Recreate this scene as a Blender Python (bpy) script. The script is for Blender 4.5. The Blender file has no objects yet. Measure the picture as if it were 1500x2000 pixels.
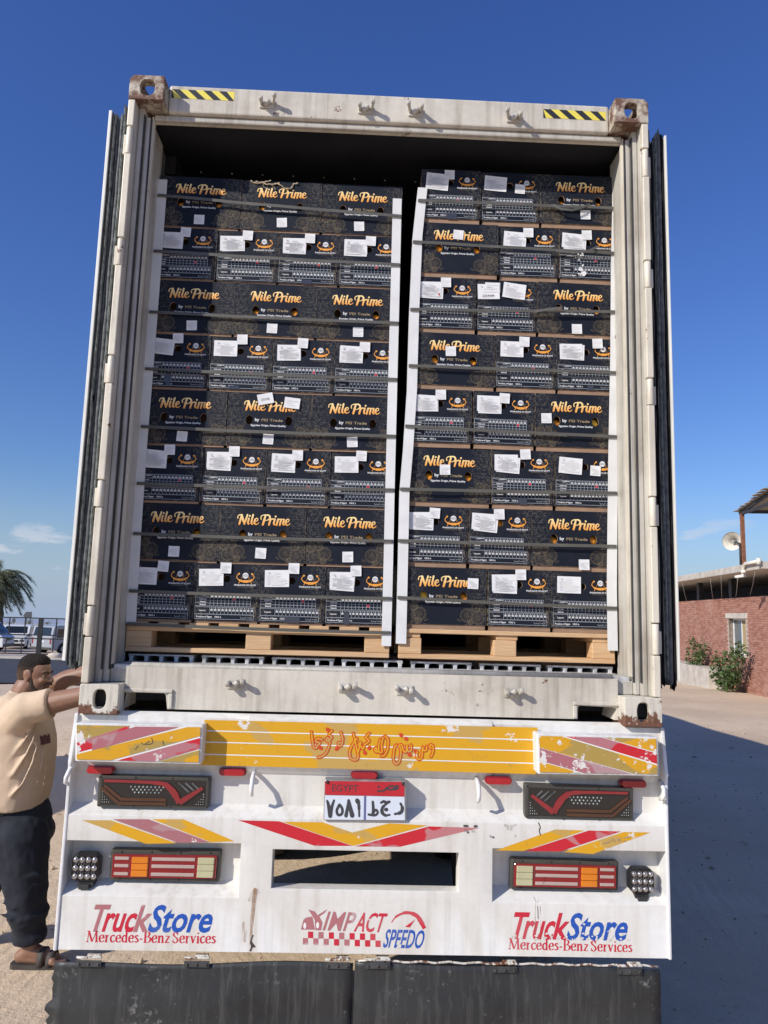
import bpy, bmesh, math, random
from mathutils import Vector, Matrix
from mathutils.geometry import delaunay_2d_cdt, tessellate_polygon

random.seed(7)
scene = bpy.context.scene
COL = scene.collection

# ------------------------------------------------------------------ camera
DECK = 1.40                      # height of the trailer deck, where the container stands
TILT = math.tan(math.radians(1.5))   # the yard falls away gently from the truck
FPX = 1440.0
CAM = Vector((-.0714, -3.1606, DECK + .4425))
YAW, PITCH, ROLL = .0288, .1369, .0281
_f = Vector((math.sin(YAW) * math.cos(PITCH), math.cos(YAW) * math.cos(PITCH), math.sin(PITCH)))
_r = Vector((math.cos(YAW), -math.sin(YAW), 0))
_u = _r.cross(_f)
RX = _r * math.cos(ROLL) + _u * math.sin(ROLL)
UX = -_r * math.sin(ROLL) + _u * math.cos(ROLL)
cam_data = bpy.data.cameras.new('camera')
cam = bpy.data.objects.new('camera', cam_data)
COL.objects.link(cam)
m3 = Matrix((RX, UX, -_f)).transposed()
cam.matrix_world = Matrix.Translation(CAM) @ m3.to_4x4()
cam_data.sensor_fit = 'VERTICAL'
cam_data.sensor_height = 24.0
cam_data.lens = FPX / 2000 * 24.0
cam_data.clip_start = .05
cam_data.clip_end = 6000
scene.camera = cam

# ------------------------------------------------------------------ sun and sky
SUN_TO = Vector((1.32, 1.0, -1.0)).normalized()       # direction the light travels
sun_elev = math.asin(-SUN_TO.z)
world = bpy.data.worlds.new('World')
scene.world = world
world.use_nodes = True
wn, wl = world.node_tree.nodes, world.node_tree.links
wn.clear()
sky = wn.new('ShaderNodeTexSky')
sky.sky_type = 'NISHITA'
sky.sun_disc = False
sky.sun_elevation = sun_elev
sky.sun_rotation = math.atan2(-SUN_TO.x, -SUN_TO.y)    # compass heading of the sun
sky.altitude = 0
sky.air_density = 1.4
sky.dust_density = .2
sky.ozone_density = 8.0
wtc = wn.new('ShaderNodeTexCoord')
wmap = wn.new('ShaderNodeMapping')
wmap.inputs['Rotation'].default_value = (math.radians(1.4), 0, 0)
wl.new(wtc.outputs['Generated'], wmap.inputs['Vector'])
wl.new(wmap.outputs['Vector'], sky.inputs['Vector'])
# low fair-weather clouds in a band above the horizon, all the way round
wsep = wn.new('ShaderNodeSeparateXYZ')
wl.new(wmap.outputs['Vector'], wsep.inputs[0])
cmap = wn.new('ShaderNodeMapping')
cmap.inputs['Scale'].default_value = (7.0, 7.0, 26.0)
cmap.inputs['Location'].default_value = (6.3086, 7.2742, 11.4039)
wl.new(wmap.outputs['Vector'], cmap.inputs['Vector'])
cn = wn.new('ShaderNodeTexNoise')
cn.inputs['Scale'].default_value = 1.0
cn.inputs['Detail'].default_value = 7
cn.inputs['Roughness'].default_value = .55
wl.new(cmap.outputs['Vector'], cn.inputs['Vector'])
cr = wn.new('ShaderNodeMapRange')
cr.inputs['From Min'].default_value = .618
cr.inputs['From Max'].default_value = .675
wl.new(cn.outputs['Fac'], cr.inputs['Value'])
cb = wn.new('ShaderNodeMapRange')
cb.inputs['From Min'].default_value = .19
cb.inputs['From Max'].default_value = .05
wl.new(wsep.outputs['Z'], cb.inputs['Value'])
cmul = wn.new('ShaderNodeMath'); cmul.operation = 'MULTIPLY'
wl.new(cr.outputs['Result'], cmul.inputs[0]); wl.new(cb.outputs['Result'], cmul.inputs[1])
csc = wn.new('ShaderNodeMath'); csc.operation = 'MULTIPLY'
csc.inputs[1].default_value = .88
wl.new(cmul.outputs[0], csc.inputs[0])
wmix = wn.new('ShaderNodeMix'); wmix.data_type = 'RGBA'
wmix.inputs['B'].default_value = (5.2, 5.5, 6.1, 1)
wl.new(csc.outputs[0], wmix.inputs['Factor'])
whs = wn.new('ShaderNodeHueSaturation')
whs.inputs['Saturation'].default_value = 1.12
whs.inputs['Hue'].default_value = .52
whs.inputs['Value'].default_value = 1.0
wl.new(sky.outputs[0], whs.inputs['Color'])
# pale dust haze towards the horizon, the same all round
hz = wn.new('ShaderNodeMapRange'); hz.interpolation_type = 'SMOOTHSTEP'
hz.inputs['From Min'].default_value = .22; hz.inputs['From Max'].default_value = -.02
hz.inputs['To Max'].default_value = 1.0
wl.new(wsep.outputs['Z'], hz.inputs['Value'])
hpow = wn.new('ShaderNodeMath'); hpow.operation = 'POWER'; hpow.inputs[1].default_value = 1.3
wl.new(hz.outputs['Result'], hpow.inputs[0])
hmix = wn.new('ShaderNodeMix'); hmix.data_type = 'RGBA'
hmix.inputs['B'].default_value = (2.75, 3.5, 4.85, 1)
wl.new(hpow.outputs[0], hmix.inputs['Factor'])
wl.new(whs.outputs['Color'], hmix.inputs['A'])
wl.new(hmix.outputs['Result'], wmix.inputs['A'])
bg = wn.new('ShaderNodeBackground')
bg.inputs['Strength'].default_value = .128
wl.new(wmix.outputs['Result'], bg.inputs['Color'])
wo = wn.new('ShaderNodeOutputWorld')
wl.new(bg.outputs[0], wo.inputs['Surface'])

sun_data = bpy.data.lights.new('sun', 'SUN')
sun_data.energy = 4.6
sun_data.angle = math.radians(.5)
sun_data.color = (1.0, .945, .86)
sun = bpy.data.objects.new('sun', sun_data)
sun.rotation_euler = SUN_TO.to_track_quat('-Z', 'Y').to_euler()
sun.location = (-20, -16, 20)
COL.objects.link(sun)

scene.view_settings.view_transform = 'Standard'
scene.view_settings.look = 'None'
scene.view_settings.gamma = 1
scene.view_settings.use_curve_mapping = False
scene.view_settings.exposure = 0.0
scene.cycles.max_bounces = 6
scene.cycles.diffuse_bounces = 3

# ------------------------------------------------------------------ helpers
def ray(px, py):
    return _f + RX * ((px - 750) / FPX) - UX * ((py - 1000) / FPX)

def at(px, py, Y=0.0):
    """the point of the plane y = Y seen at pixel (px, py) of the 1500 x 2000 photograph"""
    d = ray(px, py)
    return CAM + d * ((Y - CAM.y) / d.y)

def on_ground(px, py, z0=0.0):
    d = ray(px, py)
    return CAM + d * ((z0 - TILT * CAM.y - CAM.z) / (d.z + TILT * d.y))

ORG = {}

def tag(o, label=None, cat=None, group=None, kind=None):
    if label: o['label'] = label
    if cat: o['category'] = cat
    if group: o['group'] = group
    if kind: o['kind'] = kind
    return o

def thing(name, label, cat, loc=(0, 0, 0), rz=0.0, group=None):
    o = bpy.data.objects.new(name, None)
    o.empty_display_size = .1
    o.location = loc
    o.rotation_euler = (0, 0, rz)
    COL.objects.link(o)
    ORG[o.name] = Vector(loc)
    return tag(o, label, cat, group)

def link(name, me, parent=None, loc=None):
    o = bpy.data.objects.new(name, me)
    COL.objects.link(o)
    if parent is not None:
        o.parent = parent
        ORG[o.name] = ORG.get(parent.name, Vector((0, 0, 0)))
    else:
        ORG[o.name] = Vector((0, 0, 0))
    if loc is not None:
        o.location = loc
    return o

def kids(o):
    return [c for c in o.children]

def copy_tree(o, parent=None):
    c = o.copy()
    COL.objects.link(c)
    c.parent = parent
    ORG[c.name] = ORG.get(o.name, Vector((0, 0, 0)))
    for ch in kids(o):
        copy_tree(ch, c)
    return c

class MB:
    """collects simple solids and sheets; build() links them as one mesh object"""
    def __init__(s):
        s.v, s.f, s.m, s.sm = [], [], [], []
    def add(s, vs, fs, mi=0, smooth=False):
        b = len(s.v)
        s.v += [tuple(p) for p in vs]
        for f in fs:
            s.f.append(tuple(b + i for i in f)); s.m.append(mi); s.sm.append(smooth)
        return s
    def quad(s, a, b, c, d, mi=0):
        return s.add([a, b, c, d], [(0, 1, 2, 3)], mi)
    def box(s, x0, x1, y0, y1, z0, z1, mi=0):
        vs = [(x, y, z) for z in (z0, z1) for y in (y0, y1) for x in (x0, x1)]
        return s.add(vs, [(0, 2, 3, 1), (4, 5, 7, 6), (0, 1, 5, 4), (2, 6, 7, 3), (0, 4, 6, 2), (1, 3, 7, 5)], mi)
    def beam(s, p, q, w, h, up=(0, 0, 1), mi=0):
        p, q = Vector(p), Vector(q)
        d = (q - p).normalized(); up = Vector(up)
        a = d.cross(up)
        if a.length < 1e-4: a = d.cross(Vector((1, 0, 0)))
        a.normalize(); b = a.cross(d).normalized()
        vs = []
        for c in (p, q):
            for i, j in ((-1, -1), (1, -1), (1, 1), (-1, 1)):
                vs.append(c + a * (i * w / 2) + b * (j * h / 2))
        return s.add(vs, [(0, 1, 2, 3), (7, 6, 5, 4), (0, 4, 5, 1), (1, 5, 6, 2), (2, 6, 7, 3), (3, 7, 4, 0)], mi)
    def tube(s, pts, rad, n=10, mi=0, cap=True):
        pts = [Vector(p) for p in pts]
        k = len(pts)
        rr = rad if isinstance(rad, (list, tuple)) else [rad] * k
        vs, fs = [], []
        prev = None
        for i, p in enumerate(pts):
            d = (pts[min(i + 1, k - 1)] - pts[max(i - 1, 0)]).normalized()
            a = d.orthogonal().normalized() if prev is None else (prev - d * prev.dot(d)).normalized()
            prev = a
            b = d.cross(a)
            for j in range(n):
                t = 2 * math.pi * j / n
                vs.append(p + (a * math.cos(t) + b * math.sin(t)) * rr[i])
        for i in range(k - 1):
            for j in range(n):
                j2 = (j + 1) % n
                fs.append((i * n + j, i * n + j2, (i + 1) * n + j2, (i + 1) * n + j))
        s.add(vs, fs, mi, True)
        if cap:
            b = len(s.v) - len(vs)
            s.f.append(tuple(b + j for j in reversed(range(n)))); s.m.append(mi); s.sm.append(False)
            s.f.append(tuple(b + (k - 1) * n + j for j in range(n))); s.m.append(mi); s.sm.append(False)
        return s
    def ball(s, c, r, n=8, mi=0, rz=None):
        c = Vector(c)
        rad = r if isinstance(r, (tuple, list)) else (r, r, r)
        vs, fs = [], []
        for i in range(n + 1):
            th = math.pi * i / n
            for j in range(2 * n):
                ph = math.pi * j / n
                v = Vector((rad[0] * math.sin(th) * math.cos(ph), rad[1] * math.sin(th) * math.sin(ph), rad[2] * math.cos(th)))
                if rz is not None: v = rz @ v
                vs.append(c + v)
        for i in range(n):
            for j in range(2 * n):
                j2 = (j + 1) % (2 * n)
                fs.append((i * 2 * n + j, (i + 1) * 2 * n + j, (i + 1) * 2 * n + j2, i * 2 * n + j2))
        return s.add(vs, fs, mi, True)
    def prism(s, poly, mapf, d0, d1, mi=0, holes=(), side_mi=None):
        """poly (and holes) in 2-D, mapf(u, w, depth) -> 3-D point; extruded from d0 to d1"""
        side_mi = mi if side_mi is None else side_mi
        rings = [poly] + list(holes)
        flat = [p for r in rings for p in r]
        tris = tessellate_polygon([[Vector((p[0], p[1], 0)) for p in r] for r in rings])
        b = len(s.v); n = len(flat)
        s.v += [tuple(mapf(p[0], p[1], d0)) for p in flat] + [tuple(mapf(p[0], p[1], d1)) for p in flat]
        for t in tris:
            s.f.append(tuple(b + i for i in t)); s.m.append(mi); s.sm.append(False)
            s.f.append(tuple(b + n + i for i in reversed(t))); s.m.append(side_mi if d1 > d0 and False else mi); s.sm.append(False)
        o = 0
        for r in rings:
            k = len(r)
            for i in range(k):
                i2 = (i + 1) % k
                s.f.append((b + o + i, b + o + i2, b + n + o + i2, b + n + o + i)); s.m.append(side_mi); s.sm.append(False)
            o += k
        return s
    def mesh(s, name, mats, org=Vector((0, 0, 0)), weld=False, normals=True):
        me = bpy.data.meshes.new(name)
        me.from_pydata([(p[0] - org.x, p[1] - org.y, p[2] - org.z) for p in s.v], [], s.f)
        mats = mats if isinstance(mats, (list, tuple)) else [mats]
        for m in mats: me.materials.append(m)
        me.polygons.foreach_set('material_index', s.m)
        me.polygons.foreach_set('use_smooth', s.sm)
        if weld or normals:
            bm = bmesh.new(); bm.from_mesh(me)
            if weld: bmesh.ops.remove_doubles(bm, verts=bm.verts, dist=1e-5)
            if normals: bmesh.ops.recalc_face_normals(bm, faces=bm.faces)
            bm.to_mesh(me); bm.free()
        me.update()
        return me
    def build(s, name, mats, parent=None, bevel=0.0, weld=False, normals=True, segs=2, angle=35):
        org = ORG.get(parent.name, Vector((0, 0, 0))) if parent is not None else Vector((0, 0, 0))
        o = link(name, s.mesh(name, mats, org, weld, normals), parent)
        if bevel:
            md = o.modifiers.new('bevel', 'BEVEL')
            md.width = bevel; md.segments = segs; md.limit_method = 'ANGLE'; md.angle_limit = math.radians(angle)
            md.harden_normals = False
        return o

# ---- flat print: 2-D shapes joined without overlaps, then mapped onto a surface
def hull4(p):
    q = sorted(set((round(a, 7), round(b, 7)) for a, b in p))
    if len(q) < 3: return list(p)
    cr_ = lambda o, a, b: (a[0] - o[0]) * (b[1] - o[1]) - (a[1] - o[1]) * (b[0] - o[0])
    def half(it):
        h = []
        for c in it:
            while len(h) > 1 and cr_(h[-2], h[-1], c) <= 0: h.pop()
            h.append(c)
        return h
    a, b = half(q), half(q[::-1])
    return a[:-1] + b[:-1]

def union2d(polys, check=False):
    vs, fs = [], []
    for p in polys:
        if len(p) == 4: p = hull4(p)
        if sum(a[0] * c[1] - c[0] * a[1] for a, c in zip(p, list(p[1:]) + [p[0]])) < 0: p = list(p)[::-1]
        b = len(vs)
        if len(p) < 3: continue
        vs += [Vector((q[0], q[1])) for q in p]
        fs.append(list(range(b, b + len(p))))
    r = delaunay_2d_cdt(vs, [], fs, 0, 1e-7)
    keep = [tuple(f) for f, o in zip(r[2], r[5]) if o]      # only triangles inside one of the shapes
    if check:                                               # settle it point by point for involved outlines
        src = [[vs[i] for i in f] for f in fs]
        bb = [(min(p.x for p in q), max(p.x for p in q), min(p.y for p in q), max(p.y for p in q)) for q in src]
        def inside(x, y):
            for q, b in zip(src, bb):
                if x < b[0] or x > b[1] or y < b[2] or y > b[3]: continue
                odd = False
                for p1, p2 in zip(q, q[1:] + q[:1]):
                    if (p1.y > y) != (p2.y > y) and x < (p2.x - p1.x) * (y - p1.y) / (p2.y - p1.y) + p1.x: odd = not odd
                if odd: return True
            return False
        ok = []
        for f in r[2]:
            a, b_, c = (r[0][i] for i in f[:3])
            if abs((b_ - a).cross(c - a)) > 1e-10 and inside((a.x + b_.x + c.x) / 3, (a.y + b_.y + c.y) / 3): ok.append(tuple(f))
        keep = ok
    return [(v.x, v.y) for v in r[0]], keep

def curve2d(pts, n=7, closed=False):
    k = len(pts)
    if k < 3: return [tuple(p) for p in pts]
    out = []
    for i in range(k if closed else k - 1):
        g = (lambda j: pts[j % k]) if closed else (lambda j: pts[max(0, min(k - 1, j))])
        p0, p1, p2, p3 = g(i - 1), g(i), g(i + 1), g(i + 2)
        for t in range(n):
            t /= n
            out.append(tuple(.5 * (2 * p1[a] + (p2[a] - p0[a]) * t + (2 * p0[a] - 5 * p1[a] + 4 * p2[a] - p3[a]) * t * t
                             + (3 * p1[a] - p0[a] - 3 * p2[a] + p3[a]) * t ** 3) for a in (0, 1)))
    out.append(tuple(pts[0] if closed else pts[-1]))
    return out

def disc(c, r, n=12, ry=None):
    ry = r if ry is None else ry
    return [(c[0] + r * math.cos(2 * math.pi * i / n), c[1] + ry * math.sin(2 * math.pi * i / n)) for i in range(n)]

def ribbon(pts, w, caps=True):
    """quads along a polyline; w a number or one number per point"""
    k = len(pts)
    ww = w if isinstance(w, (list, tuple)) else [w] * k
    if len(ww) != k:
        ww = [ww[0] + (ww[-1] - ww[0]) * i / (k - 1) for i in range(k)] if len(ww) == 2 else \
             [ww[min(int(i * len(ww) / k), len(ww) - 1)] for i in range(k)]
    L, R = [], []
    for i, p in enumerate(pts):
        a, b = pts[max(i - 1, 0)], pts[min(i + 1, k - 1)]
        d = Vector((b[0] - a[0], b[1] - a[1]))
        if d.length < 1e-9: d = Vector((1, 0))
        d.normalize()
        h = ww[i] / 2
        L.append((p[0] - d.y * h, p[1] + d.x * h)); R.append((p[0] + d.y * h, p[1] - d.x * h))
    out = [[L[i], R[i], R[i + 1], L[i + 1]] for i in range(k - 1)]
    if caps:
        out += [disc(pts[0], ww[0] / 2 * .98, 8), disc(pts[-1], ww[-1] / 2 * .98, 8)]
    return out

def nib(pts, nx, ny):
    return [[(a[0] - nx, a[1] - ny), (a[0] + nx, a[1] + ny), (b[0] + nx, b[1] + ny), (b[0] - nx, b[1] - ny)] for a, b in zip(pts, pts[1:])]

def rect(x0, x1, z0, z1):
    return [(x0, z0), (x1, z0), (x1, z1), (x0, z1)]

_tc = {}
def text2d(s, bold=0.0, spacing=1.0, ppu=3):
    """(verts, faces, width) of a line of type with cap height 1"""
    key = (s, bold, spacing)
    if key in _tc: return _tc[key]
    cu = bpy.data.curves.new('type', 'FONT')
    cu.body = s; cu.offset = bold; cu.space_character = spacing; cu.resolution_u = ppu
    ob = bpy.data.objects.new('type', cu)
    COL.objects.link(ob)
    bpy.context.view_layer.update()
    me = bpy.data.meshes.new_from_object(ob.evaluated_get(bpy.context.evaluated_depsgraph_get()))
    vs = [(v.co.x, v.co.y) for v in me.vertices]
    fs = [tuple(p.vertices) for p in me.polygons]
    bpy.data.objects.remove(ob); bpy.data.curves.remove(cu); bpy.data.meshes.remove(me)
    x0 = min(v[0] for v in vs); x1 = max(v[0] for v in vs)
    if bold > 0:                 # heavy letters can run into each other: merge them
        vs, fs = union2d([[vs[i] for i in f] for f in fs], True)
    cap = .729
    vs = [((v[0] - x0) / cap, v[1] / cap) for v in vs]
    _tc[key] = (vs, fs, (x1 - x0) / cap)
    return _tc[key]

def put_text(mb, s, mapf, x, z, h, width=None, shear=0.0, bold=0.0, mi=0, d=0.0, keep=None):
    vs, fs, w = text2d(s, bold)
    sx = (width / w) if width else h
    pts = [mapf(x + v[0] * sx + v[1] * h * shear, z + v[1] * h, d) for v in vs]
    mb.add(pts, fs, mi)

def put_union(mb, polys, mapf, mi=0, d=0.0):
    vs, fs = union2d(polys)
    mb.add([mapf(v[0], v[1], d) for v in vs], fs, mi)

# ------------------------------------------------------------------ materials
class NT:
    def __init__(s, name):
        s.m = bpy.data.materials.new(name)
        s.m.use_nodes = True
        s.n, s.l = s.m.node_tree.nodes, s.m.node_tree.links
        s.b = s.n['Principled BSDF']
        s.tc = s.n.new('ShaderNodeTexCoord')
    def set(s, **k):
        for a, b in k.items():
            s.b.inputs[a.replace('_', ' ')].default_value = b
        return s
    def coord(s, scale=(1, 1, 1), loc=(0, 0, 0), rnd=False, rot=(0, 0, 0)):
        mp = s.n.new('ShaderNodeMapping')
        mp.inputs['Scale'].default_value = scale
        mp.inputs['Location'].default_value = loc
        mp.inputs['Rotation'].default_value = rot
        s.l.new(s.tc.outputs['Object'], mp.inputs['Vector'])
        if rnd:
            oi = s.n.new('ShaderNodeObjectInfo')
            ml = s.n.new('ShaderNodeMath'); ml.operation = 'MULTIPLY'; ml.inputs[1].default_value = 37.0
            s.l.new(oi.outputs['Random'], ml.inputs[0])
            s.l.new(ml.outputs[0], mp.inputs['Location'])
        return mp.outputs['Vector']
    def noise(s, scale=5, detail=5, rough=.55, vec=None, dist=0.0):
        t = s.n.new('ShaderNodeTexNoise')
        t.inputs['Scale'].default_value = scale; t.inputs['Detail'].default_value = detail
        t.inputs['Roughness'].default_value = rough; t.inputs['Distortion'].default_value = dist
        s.l.new(vec if vec is not None else s.coord(), t.inputs['Vector'])
        return t.outputs['Fac']
    def rng(s, v, a, b, c=0.0, d=1.0):
        t = s.n.new('ShaderNodeMapRange')
        for i, x in zip(('From Min', 'From Max', 'To Min', 'To Max'), (a, b, c, d)):
            t.inputs[i].default_value = x
        s.l.new(v, t.inputs['Value'])
        return t.outputs['Result']
    def math(s, op, a, b=None):
        t = s.n.new('ShaderNodeMath'); t.operation = op
        for i, x in enumerate((a, b)):
            if x is None: continue
            if isinstance(x, (int, float)): t.inputs[i].default_value = x
            else: s.l.new(x, t.inputs[i])
        return t.outputs[0]
    def mix(s, fac, a, b):
        t = s.n.new('ShaderNodeMix'); t.data_type = 'RGBA'
        for i, x in (('Factor', fac), ('A', a), ('B', b)):
            if isinstance(x, (int, float)): t.inputs[i].default_value = x
            elif isinstance(x, tuple): t.inputs[i].default_value = x if len(x) == 4 else (*x, 1)
            else: s.l.new(x, t.inputs[i])
        return t.outputs['Result']
    def sep(s, vec):
        t = s.n.new('ShaderNodeSeparateXYZ'); s.l.new(vec, t.inputs[0]); return t.outputs
    def objrand(s):
        return s.n.new('ShaderNodeObjectInfo').outputs['Random']
    def isl(s):
        return s.n.new('ShaderNodeNewGeometry').outputs['Random Per Island']
    def color(s, c):
        if isinstance(c, tuple): s.b.inputs['Base Color'].default_value = (*c, 1) if len(c) == 3 else c
        else: s.l.new(c, s.b.inputs['Base Color'])
        return s
    def rough(s, v):
        if isinstance(v, (int, float)): s.b.inputs['Roughness'].default_value = v
        else: s.l.new(v, s.b.inputs['Roughness'])
        return s
    def bump(s, v, strength=.3, dist=.01):
        t = s.n.new('ShaderNodeBump')
        t.inputs['Strength'].default_value = strength; t.inputs['Distance'].default_value = dist
        s.l.new(v, t.inputs['Height'])
        s.l.new(t.outputs[0], s.b.inputs['Normal'])
        return s

def simple(name, c, rough=.6, metal=0.0, var=.12, vs=6.0, bump=0.0, bs=60.0, bd=.003, rnd=False, spec=None):
    t = NT(name)
    n = t.noise(vs, 5, .6, t.coord(rnd=rnd))
    a = tuple(x * (1 - var) for x in c); b = tuple(min(1, x * (1 + var)) for x in c)
    t.color(t.mix(t.rng(n, .3, .7), a, b)).rough(rough)
    t.set(Metallic=metal)
    if spec is not None: t.set(Specular_IOR_Level=spec)
    if bump: t.bump(t.noise(bs, 4, .6), bump, bd)
    return t.m

def painted(name, paint, grime=(.16, .125, .085), g_lo=.5, g_hi=.75, streak=.5, rust=(.10, .04, .018), r_lo=.66, r_hi=.70, rough=.45, sc=1.0, gmax=.6, low=None):
    """old paint: blotchy grime, run-down streaks and chips of rust"""
    t = NT(name)
    big = t.noise(2.2 * sc, 6, .6, t.coord())
    st = t.noise(1.0, 5, .6, t.coord((26 * sc, 26 * sc, 1.6 * sc)))
    fine = t.noise(38 * sc, 6, .65, t.coord())
    c = t.mix(t.rng(fine, .3, .7), tuple(x * .93 for x in paint), paint)
    g = t.math('MULTIPLY', t.rng(t.math('ADD', t.math('MULTIPLY', big, .7), t.math('MULTIPLY', t.noise(13 * sc, 7, .7, t.coord()), .3)), g_lo, g_hi), gmax)
    c = t.mix(g, c, t.mix(.55, grime, paint))
    s2 = t.math('MULTIPLY', t.math('MULTIPLY', t.rng(st, .47, .68), t.rng(big, .35, .6, .25, 1.0)), streak)
    c = t.mix(s2, c, grime)
    r = t.noise(7 * sc, 8, .7, t.coord())
    if low: r = t.math('ADD', r, t.rng(t.sep(t.coord())[2], low[0], low[1], low[2], 0.0))   # rust creeps up from wet lower edges
    rm = t.rng(r, r_lo, r_hi)
    rc = t.mix(t.rng(fine, .35, .65), rust, tuple(x * 1.9 for x in rust))
    c = t.mix(rm, c, rc)
    t.color(c)
    t.rough(t.rng(rm, 0, 1, rough, .85))
    t.bump(t.math('SUBTRACT', t.noise(90 * sc, 3, .6), t.math('MULTIPLY', rm, .8)), .18, .004)
    return t.m

MT = {}
MT['container'] = painted('container_paint', (.66, .615, .52), grime=(.20, .165, .115), g_lo=.42, g_hi=.62, streak=.55, r_lo=.655, r_hi=.675, gmax=.75, rough=.5)
MT['container_clean'] = painted('hinge_paint', (.72, .66, .54), g_lo=.45, g_hi=.66, streak=.3, r_lo=.66, r_hi=.68, gmax=.7)
MT['frame_grey'] = painted('frame_paint', (.57, .54, .47), g_lo=.42, g_hi=.62, streak=.6, r_lo=.66, r_hi=.69, gmax=.7)
MT['casting'] = painted('casting_paint', (.60, .54, .43), rust=(.105, .055, .038), g_lo=.4, g_hi=.7, r_lo=.42, r_hi=.54, sc=1.3, rough=.6)
MT['casting_low'] = painted('lower_casting_paint', (.66, .62, .52), rust=(.10, .045, .025), g_lo=.45, g_hi=.75, r_lo=.60, r_hi=.64, sc=1.6, rough=.6, low=(.0, .055, .22))
MT['fibre'] = painted('bumper_paint', (.75, .73, .675), grime=(.34, .28, .19), g_lo=.42, g_hi=.64, streak=.34, rust=(.13, .08, .045), r_lo=.685, r_hi=.70, rough=.35, gmax=.40)
MT['white_metal'] = painted('white_gloss_paint', (.78, .78, .76), grime=(.3, .25, .18), g_lo=.5, g_hi=.8, r_lo=.64, r_hi=.68, rough=.35)
MT['rubber'] = simple('black_rubber', (.012, .012, .014), .7, var=.4, bump=.3, bs=20, spec=.2)
MT['gasket_grey'] = simple('grey_gasket', (.10, .105, .105), .6, var=.6, vs=30, spec=.3)
MT['gasket_pale'] = simple('pale_gasket', (.30, .33, .32), .5, var=.7, vs=40)
MT['panel_white'] = simple('door_liner', (.74, .73, .67), .4, var=.08)
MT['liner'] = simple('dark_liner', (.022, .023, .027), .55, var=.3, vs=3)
MT['lit_wall_grey'] = simple('lit_wall_grey', (.20, .205, .21), .5, metal=.2, var=.4, vs=7)
MT['black'] = simple('black_plastic', (.013, .013, .014), .35, var=.3)
MT['dark_steel'] = simple('dark_steel', (.035, .034, .033), .6, var=.4, bump=.2)
MT['steel'] = simple('zinc_steel', (.40, .39, .37), .45, metal=.6, var=.3, vs=20)
MT['wood_dark'] = simple('dark_board', (.10, .07, .045), .8)
MT['paper'] = simple('white_paper', (.76, .76, .755), .8, var=.03, vs=30, spec=.2)
MT['paper_print'] = simple('grey_print', (.60, .60, .61), .8, var=.1)
MT['ink_dark'] = simple('dark_ink', (.05, .05, .055), .8)
MT['board_white'] = simple('white_edge_board', (.70, .70, .685), .6, var=.07, vs=9, bump=.15, bs=25)
MT['strap'] = simple('grey_strapping', (.095, .09, .075), .55, var=.15, vs=9)
MT['kraft'] = simple('kraft_board', (.30, .19, .12), .8, var=.2, vs=12, bump=.15, bs=80)
MT['print_white'] = simple('white_print', (.70, .70, .70), .7, var=.04)
MT['print_line'] = simple('table_print', (.34, .37, .40), .7, var=.06)
MT['print_bronze'] = simple('bronze_print', (.27, .20, .11), .6, var=.15, vs=20)
MT['print_faint'] = simple('faint_print', (.135, .105, .065), .6, var=.35, vs=30)
MT['print_orange'] = simple('orange_print', (.80, .33, .045), .6, var=.1)
MT['print_red'] = simple('red_mark', (.62, .03, .05), .6, var=.1)
MT['orange'] = simple('orange_peel', (.85, .32, .02), .45, var=.15, bump=.4, bs=220, bd=.002, rnd=True)
MT['yellow_fruit'] = simple('yellow_peel', (.85, .52, .04), .45, var=.1, bump=.4, bs=220, bd=.002, rnd=True)

def gold():
    t = NT('gold_print')
    z = t.sep(t.coord())[2]
    f = t.rng(z, .176, .222)
    t.color(t.mix(f, (.86, .36, .06), (.95, .74, .34))).rough(.55)
    return t.m
MT['gold'] = gold()

def carton(name, half):
    """navy printed board: faint carved-block pattern towards the sides, rubbed kraft along the edges"""
    t = NT(name)
    v = t.coord()
    x, y, z = t.sep(v)[0:3]
    ax = t.math('ABSOLUTE', x)
    br = t.n.new('ShaderNodeTexBrick')
    br.inputs['Scale'].default_value = 1.0
    br.inputs['Brick Width'].default_value = .017; br.inputs['Row Height'].default_value = .0085
    br.inputs['Mortar Size'].default_value = .0016; br.inputs['Mortar Smooth'].default_value = .3
    br.inputs['Color1'].default_value = (0, 0, 0, 1); br.inputs['Color2'].default_value = (.5, .5, .5, 1)
    br.inputs['Mortar'].default_value = (1, 1, 1, 1)
    cx = t.n.new('ShaderNodeCombineXYZ')
    t.l.new(x, cx.inputs[0]); t.l.new(z, cx.inputs[1])
    t.l.new(cx.outputs[0], br.inputs['Vector'])
    holes = t.rng(t.noise(75, 2, .5, v), .42, .62)
    side = t.rng(ax, half * .45, half * .78)
    t.set(Specular_IOR_Level=.22)
    pat = t.math('MULTIPLY', t.math('MULTIPLY', br.outputs['Color'], holes), side)
    rnd = t.objrand()
    base = t.mix(rnd, (.006, .0095, .019), (.009, .012, .020))
    dust = t.math('MULTIPLY', t.rng(t.noise(9, 6, .6, t.coord(rnd=True)), .45, .8), .035)
    base = t.mix(dust, base, (.16, .14, .12))
    c = t.mix(t.math('MULTIPLY', pat, .6), base, (.15, .135, .11))
    wob = t.math('MULTIPLY', t.noise(40, 5, .65, t.coord(rnd=True)), .0075)
    e1 = t.math('SUBTRACT', half, ax)
    e = t.math('LESS_THAN', e1, t.math('SUBTRACT', wob, .0026))
    e2 = t.math('LESS_THAN', z, t.math('SUBTRACT', wob, .0037))
    em = t.math('MAXIMUM', e, e2)
    c = t.mix(em, c, (.33, .255, .175))
    t.color(c).rough(t.rng(t.noise(15, 3, .5, v), .3, .7, .5, .7))
    t.bump(t.noise(11, 4, .55, t.coord(rnd=True)), .5, .008)
    return t.m
MT['carton_wide'] = carton('wide_carton_board', .2)
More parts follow.
